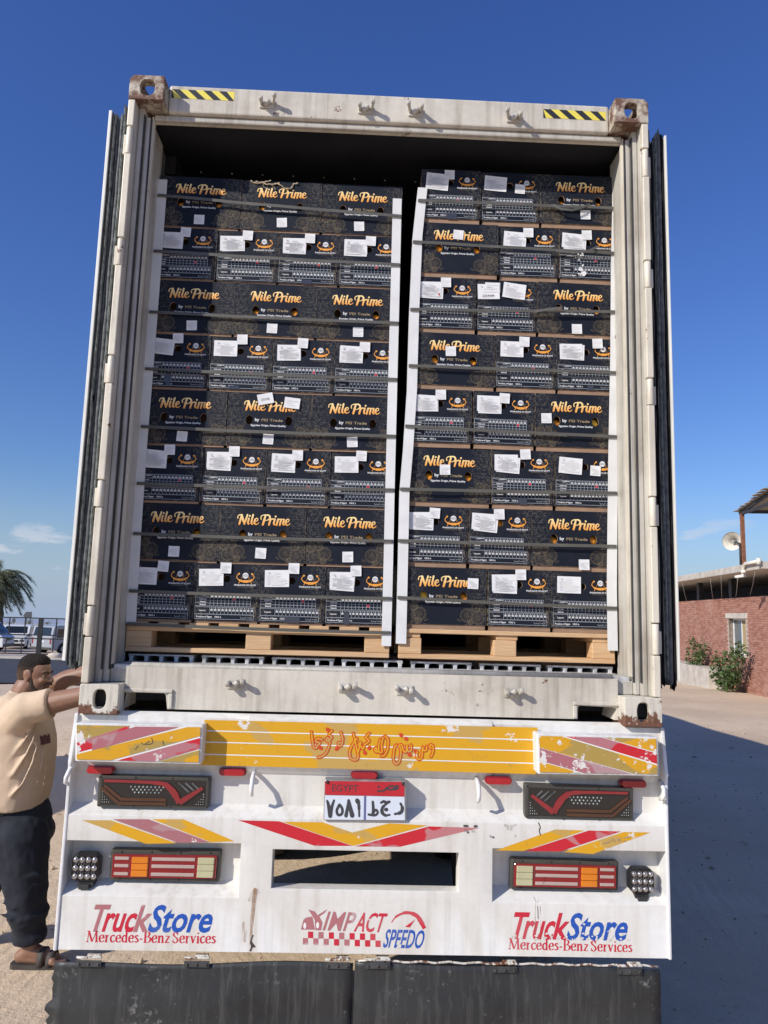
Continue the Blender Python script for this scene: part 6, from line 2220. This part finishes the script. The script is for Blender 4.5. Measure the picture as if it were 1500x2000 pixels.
# climbing shrubs in front of the wall
def leafmat(name, a, b):
    t = NT(name); t.color(t.mix(t.isl(), a, b)).rough(.55); t.set(Specular_IOR_Level=.3); return t.m
MT['leaf'] = leafmat('green_leaf', (.035, .065, .018), (.10, .15, .05))
MT['bark'] = simple('grey_bark', (.12, .09, .065), .9)
def shrub(stems, label, seed, n=60):
    rs = random.Random(seed)
    b0 = stems[0][0]
    t = thing('shrub', label, 'shrub', tuple(b0), 0, 'shrubs along the brick wall')
    m = MB(); lf = MB()
    for st in stems:
        pts = [Vector(p) for p in st]
        m.tube(pts, [.022] + [.014] * (len(pts) - 2) + [.006], 6)
        for i in range(len(pts) - 1):
            for k_ in range(n // max(1, len(stems))):
                u = rs.random(); p = pts[i].lerp(pts[i + 1], u)
                a = rs.uniform(0, 6.28); r_ = rs.random() ** .6 * .30
                c = p + Vector((math.cos(a) * r_, math.sin(a) * r_, rs.uniform(-.15, .18)))
                L = rs.uniform(.10, .20)
                d1 = Vector((rs.uniform(-1, 1), rs.uniform(-1, 1), rs.uniform(-.7, .5))).normalized() * L
                d2 = d1.cross(Vector((rs.uniform(-1, 1), rs.uniform(-1, 1), rs.uniform(-1, 1)))).normalized() * L * .42
                lf.add([c - d1 * .5, c + d2 * .6, c + d1 * .5 - Vector((0, 0, .02)), c - d2 * .6], [(0, 1, 2, 3)])
    m.build('stem', MT['bark'], t); lf.build('leaves', MT['leaf'], t, normals=False)
ow = lambda px, py, off=.55: on_wall(px, py, off)
shrub([[ow(1356, 1312, .4), ow(1352, 1280, .4), ow(1358, 1246, .4)], [ow(1356, 1310, .4), ow(1366, 1285, .4), ow(1372, 1262, .4)]], 'slim leafy shrub by the far end of the brick wall', 1, 240)
shrub([[ow(1408, 1340), ow(1402, 1310), ow(1404, 1278)], [ow(1420, 1345), ow(1424, 1312), ow(1430, 1272)], [ow(1424, 1345), ow(1438, 1300), ow(1446, 1262)], [ow(1414, 1343), ow(1428, 1330), ow(1436, 1318)]], 'bushy leafy shrub below the window of the brick wall', 2, 560)
shrub([[ow(1545, 1372, .9), ow(1540, 1325, .9), ow(1538, 1290, .9)], [ow(1560, 1372, .9), ow(1565, 1310, .9), ow(1572, 1268, .9)]], 'leafy shrub at the near end of the brick wall', 3, 420)

# ------------------------------------------------------------------ far left: painted ground shade, fence, parked vehicles, palm
def draped(name, x0, x1, y0, y1, mt, dz, nx=30, ny=8, skew=0.0):
    m = MB(); vs = []
    for j in range(ny + 1):
        for i in range(nx + 1):
            x = x0 + (x1 - x0) * i / nx; y = y0 + (y1 - y0) * j / ny + skew * (x - x0) * (1 - j / ny)
            vs.append((x, y, -TILT * y + dz))
    m.add(vs, [(j * (nx + 1) + i, j * (nx + 1) + i + 1, (j + 1) * (nx + 1) + i + 1, (j + 1) * (nx + 1) + i) for j in range(ny) for i in range(nx)])
    return tag(m.build(name, mt, None, normals=False), kind='structure')
MT['shade_band'] = simple('painted_shade', (.048, .050, .056), .85, var=.2, vs=1.2, bump=.3, bs=60)  # dark colour painted in for a shadow lying across the ground
draped('painted_shade_band', -60, -5, 17.6, 34.2, MT['shade_band'], .045, skew=.03)
draped('pavement', -60, -5, 34.3, 37.5, simple('pale_paving', (.56, .49, .40), .9, var=.2, vs=1.5), .10)
m = MB(); m.box(-60, -5, 34.18, 34.32, -TILT * 34.2 - .05, -TILT * 34.2 + .13); tag(m.build('kerb', MT['concrete'], None), kind='structure')
draped('parking_ground', -90, 0, 37.6, 90, simple('dusty_yard', (.47, .37, .29), .95, var=.2, vs=.5), .03)

FY_ = 36.0
fz = [at(60, q, FY_).z for q in (1207, 1240, 1247, 1277)]
fen = thing('metal_fence', 'black metal rail fence in front of the car park', 'fence', (-18, FY_, -TILT * FY_))
MT['black_paint'] = simple('black_fence_paint', (.012, .012, .014), .5)
fa, fb = -34.0, -6.0
def dz_(x): return 0.0
for i, z in enumerate(fz):
    m = MB(); m.box(fa, fb, FY_ - .025, FY_ + .025, z - .03, z + .03); m.build('rail', MT['black_paint'], fen)
x = fa; i = 0
p0x = at(77, 1250, FY_).x
x = p0x - 3.2 * 5
while x < fb:
    m = MB(); m.box(x - .11, x + .11, FY_ - .06, FY_ + .06, fz[3] - .35, fz[0] + .02); m.build('post', MT['black_paint'], fen)
    for k_ in range(1, 4):
        xx = x + .8 * k_
        m = MB(); m.box(xx - .025, xx + .025, FY_ - .02, FY_ + .02, fz[1], fz[0] - .031); m.build('picket', MT['black_paint'], fen)
        m = MB(); m.box(xx - .105, xx - .055, FY_ - .02, FY_ + .02, fz[3] + .031, fz[2] - .031); m.build('picket', MT['black_paint'], fen)
    x += 3.2

def vehicle(kind, x, y, heading, paint, label, L=4.2, Wd=1.65, H=1.85, z=None):
    """heading: direction of the bonnet, in degrees from +x"""
    z = -TILT * y + .03 if z is None else z
    t = thing(kind, label, {'van': 'van', 'pickup_truck': 'pickup', 'car': 'car'}[kind], (0, 0, 0), 0, 'vehicles parked behind the fence')
    ORG[t.name] = Vector((0, 0, 0))
    h = H
    if kind == 'van':
        prof = [(-L / 2, .30), (-L / 2, h * .62), (-L / 2 + .14, h * .97), (-L / 2 + .4, h), (L * .22, h), (L * .30, h * .95), (L * .45, h * .56), (L / 2, h * .46), (L / 2, .28)]
        wins = [(-L * .42, -L * .20), (-L * .17, L * .05), (L * .08, L * .25)]
        zb_, zt_2 = h * .58, h * .88
    elif kind == 'car':
        prof = [(-L / 2, .32), (-L / 2 + .02, h * .58), (-L * .44, h * .66), (-L * .33, h * .96), (-L * .1, h), (L * .08, h * .97), (L * .22, h * .64), (L * .45, h * .56), (L / 2, h * .44), (L / 2, .28)]
        wins = [(-L * .30, -L * .10), (-L * .08, L * .12)]
        zb_, zt_2 = h * .64, h * .90
    body = MB()
    body.prism(prof, lambda u, w, d: (u, d, w), -Wd / 2, Wd / 2)
    bd = body.build('body', paint, t, bevel=.07, segs=3)
    for s in (-1, 1):
        for a, b in wins:
            m = MB(); m.prism([(a, zb_), (b, zb_), (b - .04, zt_2), (a + .04, zt_2)], lambda u, w, d: (u, d, w), s * (Wd / 2 - .01), s * (Wd / 2 + .006))
            m.build('side_window', MT['car_glass'], t)
        for wx in (-L * .30, L * .31):
            m = MB(); m.tube([(wx, s * (Wd / 2 - .2), .32), (wx, s * (Wd / 2 + .02), .32)], .32, 18); w_ = m.build('wheel', MT['rubber'], t, bevel=.03)
            m = MB(); m.tube([(wx, s * (Wd / 2 + .0), .32), (wx, s * (Wd / 2 + .03), .32)], .19, 14); m.build('rim', MT['steel'], w_)
            m = MB(); m.prism(disc((wx, .32), .40, 16), lambda u, w, d: (u, d, max(w, .25)), s * (Wd / 2 - .3), s * (Wd / 2 + .004)); m.build('wheel_arch', MT['dark_steel'], t)
        m = MB(); m.box(L * .24, L * .31, s * (Wd / 2 + .03) - .07, s * (Wd / 2 + .03) + .07, h * .56, h * .66); m.build('wing_mirror', MT['black'], t, bevel=.02)
        m = MB(); m.box(L / 2 - .10, L / 2 + .015, s * (Wd * .36) - .16, s * (Wd * .36) + .16, h * .36, h * .46); m.build('headlight', MT['chrome'], t, bevel=.03)
        m = MB(); m.box(-L / 2 - .012, -L / 2 + .05, s * (Wd * .43) - .06, s * (Wd * .43) + .06, h * .36, h * .58); m.build('tail_light', MT['lens_red_deep'], t, bevel=.02)
        m = MB(); m.box(-L * .05, -L * .05 + .16, s * (Wd / 2 + .012) - .012, s * (Wd / 2 + .012) + .012, h * .50, h * .525); m.build('door_handle', MT['black'], t)
    def pane(nm, p, q, hw):
        # window across the body between two profile points
        d = Vector((q[0] - p[0], 0, q[1] - p[1])); nrm = Vector((-d.z, 0, d.x)).normalized()
        if nrm.x * (1 if p[0] > 0 else -1) < 0: nrm = -nrm
        a = Vector((p[0], 0, p[1])) + d * .08 + nrm * .006; b = Vector((p[0], 0, p[1])) + d * .9 + nrm * .006
        m = MB(); m.quad((a.x, -hw, a.z), (a.x, hw, a.z), (b.x, hw * .92, b.z), (b.x, -hw * .92, b.z)); m.build(nm, MT['car_glass'], t, normals=False)
    if kind == 'van':
        pane('rear_window', prof[1], prof[2], Wd * .42); pane('windscreen', prof[6], prof[5], Wd * .44)
    else:
        pane('rear_window', prof[2], prof[3], Wd * .40); pane('windscreen', prof[6], prof[5], Wd * .42)
    m = MB(); m.box(L / 2 - .06, L / 2 + .05, -Wd / 2 + .05, Wd / 2 - .05, .30, .48); m.build('front_bumper', MT['black'], t, bevel=.03)
    m = MB(); m.box(-L / 2 - .05, -L / 2 + .06, -Wd / 2 + .05, Wd / 2 - .05, .30, .46); m.build('rear_bumper', MT['lamp_frame'], t, bevel=.03)
    m = MB(); m.box(L / 2 - .02, L / 2 + .012, -Wd * .24, Wd * .24, h * .36, h * .44); m.build('grille', MT['black'], t, bevel=.01)
    m = MB(); m.box(-L / 2 - .058, -L / 2 - .050, -.22, .22, .48, .60) if kind != 'van' else m.box(-L / 2 - .012, -L / 2 - .004, -.22, .22, h * .42, h * .49); m.build('number_plate', MT['plate_white'], t)
    t.location = (x, y, z); t.rotation_euler = (0, -math.asin(TILT) * math.sin(math.radians(heading)), math.radians(heading))
    return t
def paintm(name, c):
    t = NT(name); t.color(c).rough(.3); t.set(Coat_Weight=.5); return t.m
MT['car_white'] = paintm('white_car_paint', (.74, .74, .72)); MT['car_silver'] = paintm('silver_car_paint', (.34, .36, .39)); MT['car_grey'] = paintm('grey_car_paint', (.16, .17, .19))
vehicle('van', -18.35, 44.8, 64, MT['car_silver'], 'silver minivan seen from behind, beside the white cars beyond the fence', 4.3, 1.75, 1.75)
vehicle('van', -23.9, 43.5, 4, MT['car_white'], 'white van facing right, cut off at the left beyond the fence', 4.6, 1.75, 1.85)
vehicle('car', -24.2, 50.5, -75, MT['car_white'], 'white car facing the yard between the two vans beyond the fence', 4.4, 1.8, 1.65)
vehicle('car', -19.8, 55.5, 20, MT['car_white'], 'white car half hidden behind the silver minivan', 4.4, 1.8, 1.6)
nv = vehicle('van', -6.3, 3.6, 78, MT['car_white'], 'unseen white van added left of the trailer for its shadow', 4.9, 1.8, 2.15, -TILT * 3.6)  # out of view, added to throw a shadow beside the man
nv['group'] = 'unseen vehicles added beside the trailer'
# boulder on the verge
m = MB(); c = at(107, 1281, 35.4); rs = random.Random(2)
m.ball((c.x, c.y, c.z), (.34, .25, .17), 7)
m.v = [(a + rs.uniform(-.03, .03), b + rs.uniform(-.03, .03), d + rs.uniform(-.02, .02)) for a, b, d in m.v]
o = m.build('rock', simple('pale_rock', (.58, .50, .42), .9), None); tag(o, 'pale flat rock on the verge in front of the fence', 'rock')

# palms
MT['frond'] = leafmat('palm_frond', (.07, .085, .038), (.26, .26, .15))
MT['frond_dry'] = leafmat('dry_frond', (.20, .15, .08), (.30, .24, .14))
MT['palm_bark'] = simple('palm_bark', (.13, .10, .07), .95, var=.4, vs=12, bump=.6, bs=18, bd=.05)
def palm(base, top, R, label, seed, nf=34, wind=(1, .2), nl=34, cat='palm tree', group=None):
    rp = random.Random(seed)
    base, top = Vector(base), Vector(top)
    t = thing('palm_tree', label, cat, tuple(base), 0, group)
    m = MB(); k_ = 14
    m.tube([base.lerp(top, i / k_) + Vector((.06 * math.sin(i), 0, 0)) * R * .15 for i in range(k_ + 1)], [R * .085 + R * .02 * (i % 2) for i in range(k_ + 1)], 9)
    m.build('trunk', MT['palm_bark'], t)
    g, dr = MB(), MB()
    for i in range(nf):
        a = 2 * math.pi * (i * .618) + rp.uniform(-.2, .2)
        up = 1.15 - 1.75 * (i / nf)
        L = R * rp.uniform(.85, 1.15)
        p = Vector(top); d = Vector((math.cos(a) * math.cos(up), math.sin(a) * math.cos(up), math.sin(up)))
        mb = dr if i > nf * .86 else g
        pts = [p.copy()]
        seg = 9
        for j in range(seg):
            d = (d + Vector((wind[0] * .13, wind[1] * .13, -.17 - .03 * j))).normalized()
            p = p + d * L / seg; pts.append(p.copy())
        mb.tube(pts, [R * .012] * 3 + [R * .006] * (len(pts) - 3), 4, cap=False)
        for j in range(nl):
            u = .12 + .88 * j / nl
            q = u * seg; i0 = min(int(q), seg - 1)
            c = pts[i0].lerp(pts[i0 + 1], q - i0)
            dd = (pts[i0 + 1] - pts[i0]).normalized()
            side = dd.cross(Vector((0, 0, 1)));
            if side.length < .05: side = Vector((1, 0, 0))
            side.normalize()
            ll = R * .24 * (1 - abs(u - .45) * .9)
            for s in (-1, 1):
                ld = (side * s * rp.uniform(.5, 1) + dd * .75 + Vector((wind[0] * .3, 0, rp.uniform(-.5, .1)))).normalized() * ll
                wv_ = dd * R * .014
                mb.add([c - wv_, c + wv_, c + ld], [(0, 1, 2)])
    g.build('crown', MT['frond'], t, normals=False)
    if dr.v: dr.build('dead_fronds', MT['frond_dry'], t, normals=False)
    return t
PYd = 47.0
palm((at(-2, 1278, PYd).x, PYd, -TILT * PYd), at(-1, 1131, PYd), 2.65, 'tall date palm with wind-blown fronds at the left edge, behind the fence', 3, 64, (1.0, .0), 46)
MT['berm'] = simple('sand_bank', (.52, .43, .33), .95, var=.15, vs=.05)
# far bank, road signs, little palms
def ridge(name, y, x0, x1, ztop, zbase, depth, mt, seed, amp):
    rr_ = random.Random(seed); m = MB(); vs = []; n = 70
    for i in range(n + 1):
        x = x0 + (x1 - x0) * i / n
        h = ztop + amp * (math.sin(i * .5 + seed) * .5 + math.sin(i * .21) * .5 + rr_.uniform(-.2, .2))
        vs += [(x, y - depth, zbase), (x, y, h), (x, y + depth, h - .2 * amp), (x, y + depth * 2, zbase)]
    m.add(vs, [(i * 4 + j, i * 4 + j + 1, i * 4 + j + 5, i * 4 + j + 4) for i in range(n) for j in range(3)], 0, True)
    return tag(m.build(name, mt, None, normals=False), kind='structure')
ridge('sand_bank', 122, -240, 200, at(60, 1222.5, 122).z, -4.5, 14, MT['berm'], 1, .12)
ridge('far_hills', 1500, -2600, 2600, at(60, 1209, 1500).z, -60, 200, simple('hazy_hills', (.30, .34, .42), 1.0, var=.05, vs=.002), 3, 6)  # blue-grey haze of distance put into the hill colour
YS_ = 112.0
MT['sign_back'] = simple('grey_sign_back', (.06, .065, .075), .6)
q = lambda px, py: (at(px, py, YS_).x, at(px, py, YS_).z)
st = thing('direction_sign', 'grey arrow-shaped road sign seen from behind beyond the car park', 'road sign', (q(55, 1232)[0], YS_, q(55, 1232)[1]))
m = MB(); m.prism(ccw([q(46, 1202), q(51, 1195), q(62.5, 1195), q(62, 1208), q(47, 1207)]), lambda u, w, d: (u, d, w), YS_ - .05, YS_ + .02); m.build('sign_board', MT['sign_back'], st)
for px in (51, 59):
    m = MB(); a = q(px, 1206); m.box(a[0] - .06, a[0] + .06, YS_ + .03, YS_ + .13, q(px, 1240)[1], a[1]); m.build('post', MT['sign_back'], st)
st = thing('round_sign', 'small round road sign on a pole left of the arrow sign', 'road sign', (q(27, 1228)[0], YS_, q(27, 1228)[1]))
m = MB(); m.prism(disc(q(27, 1212), .27, 16, .36), lambda u, w, d: (u, d, w), YS_ - .02, YS_ + .02); m.build('sign_board', MT['sign_back'], st)
m = MB(); a = q(27, 1210); m.box(a[0] - .04, a[0] + .04, YS_ + .025, YS_ + .1, q(27, 1235)[1], a[1]); m.build('post', MT['sign_back'], st)
for px, pt_, pb_, R, sd, lb in ((57, 1214, 1226, 1.0, 5, 'tiny dark palm under the arrow sign on the far bank'), (92, 1217, 1226, .85, 6, 'tiny low palm on the far bank, right of the fence post'), (19, 1217, 1226, .8, 7, 'tiny low palm on the far bank, left of the round sign'), (110, 1219, 1226, .5, 8, 'smallest palm on the far bank, next to the container door')):
    b = at(px, pb_, 118); tp = at(px, pt_, 118)
    palm((b.x, 118, b.z - .6), tp, R * 1.3, lb, sd, 22, (.2, 0), 12, group='palms on the far sand bank')
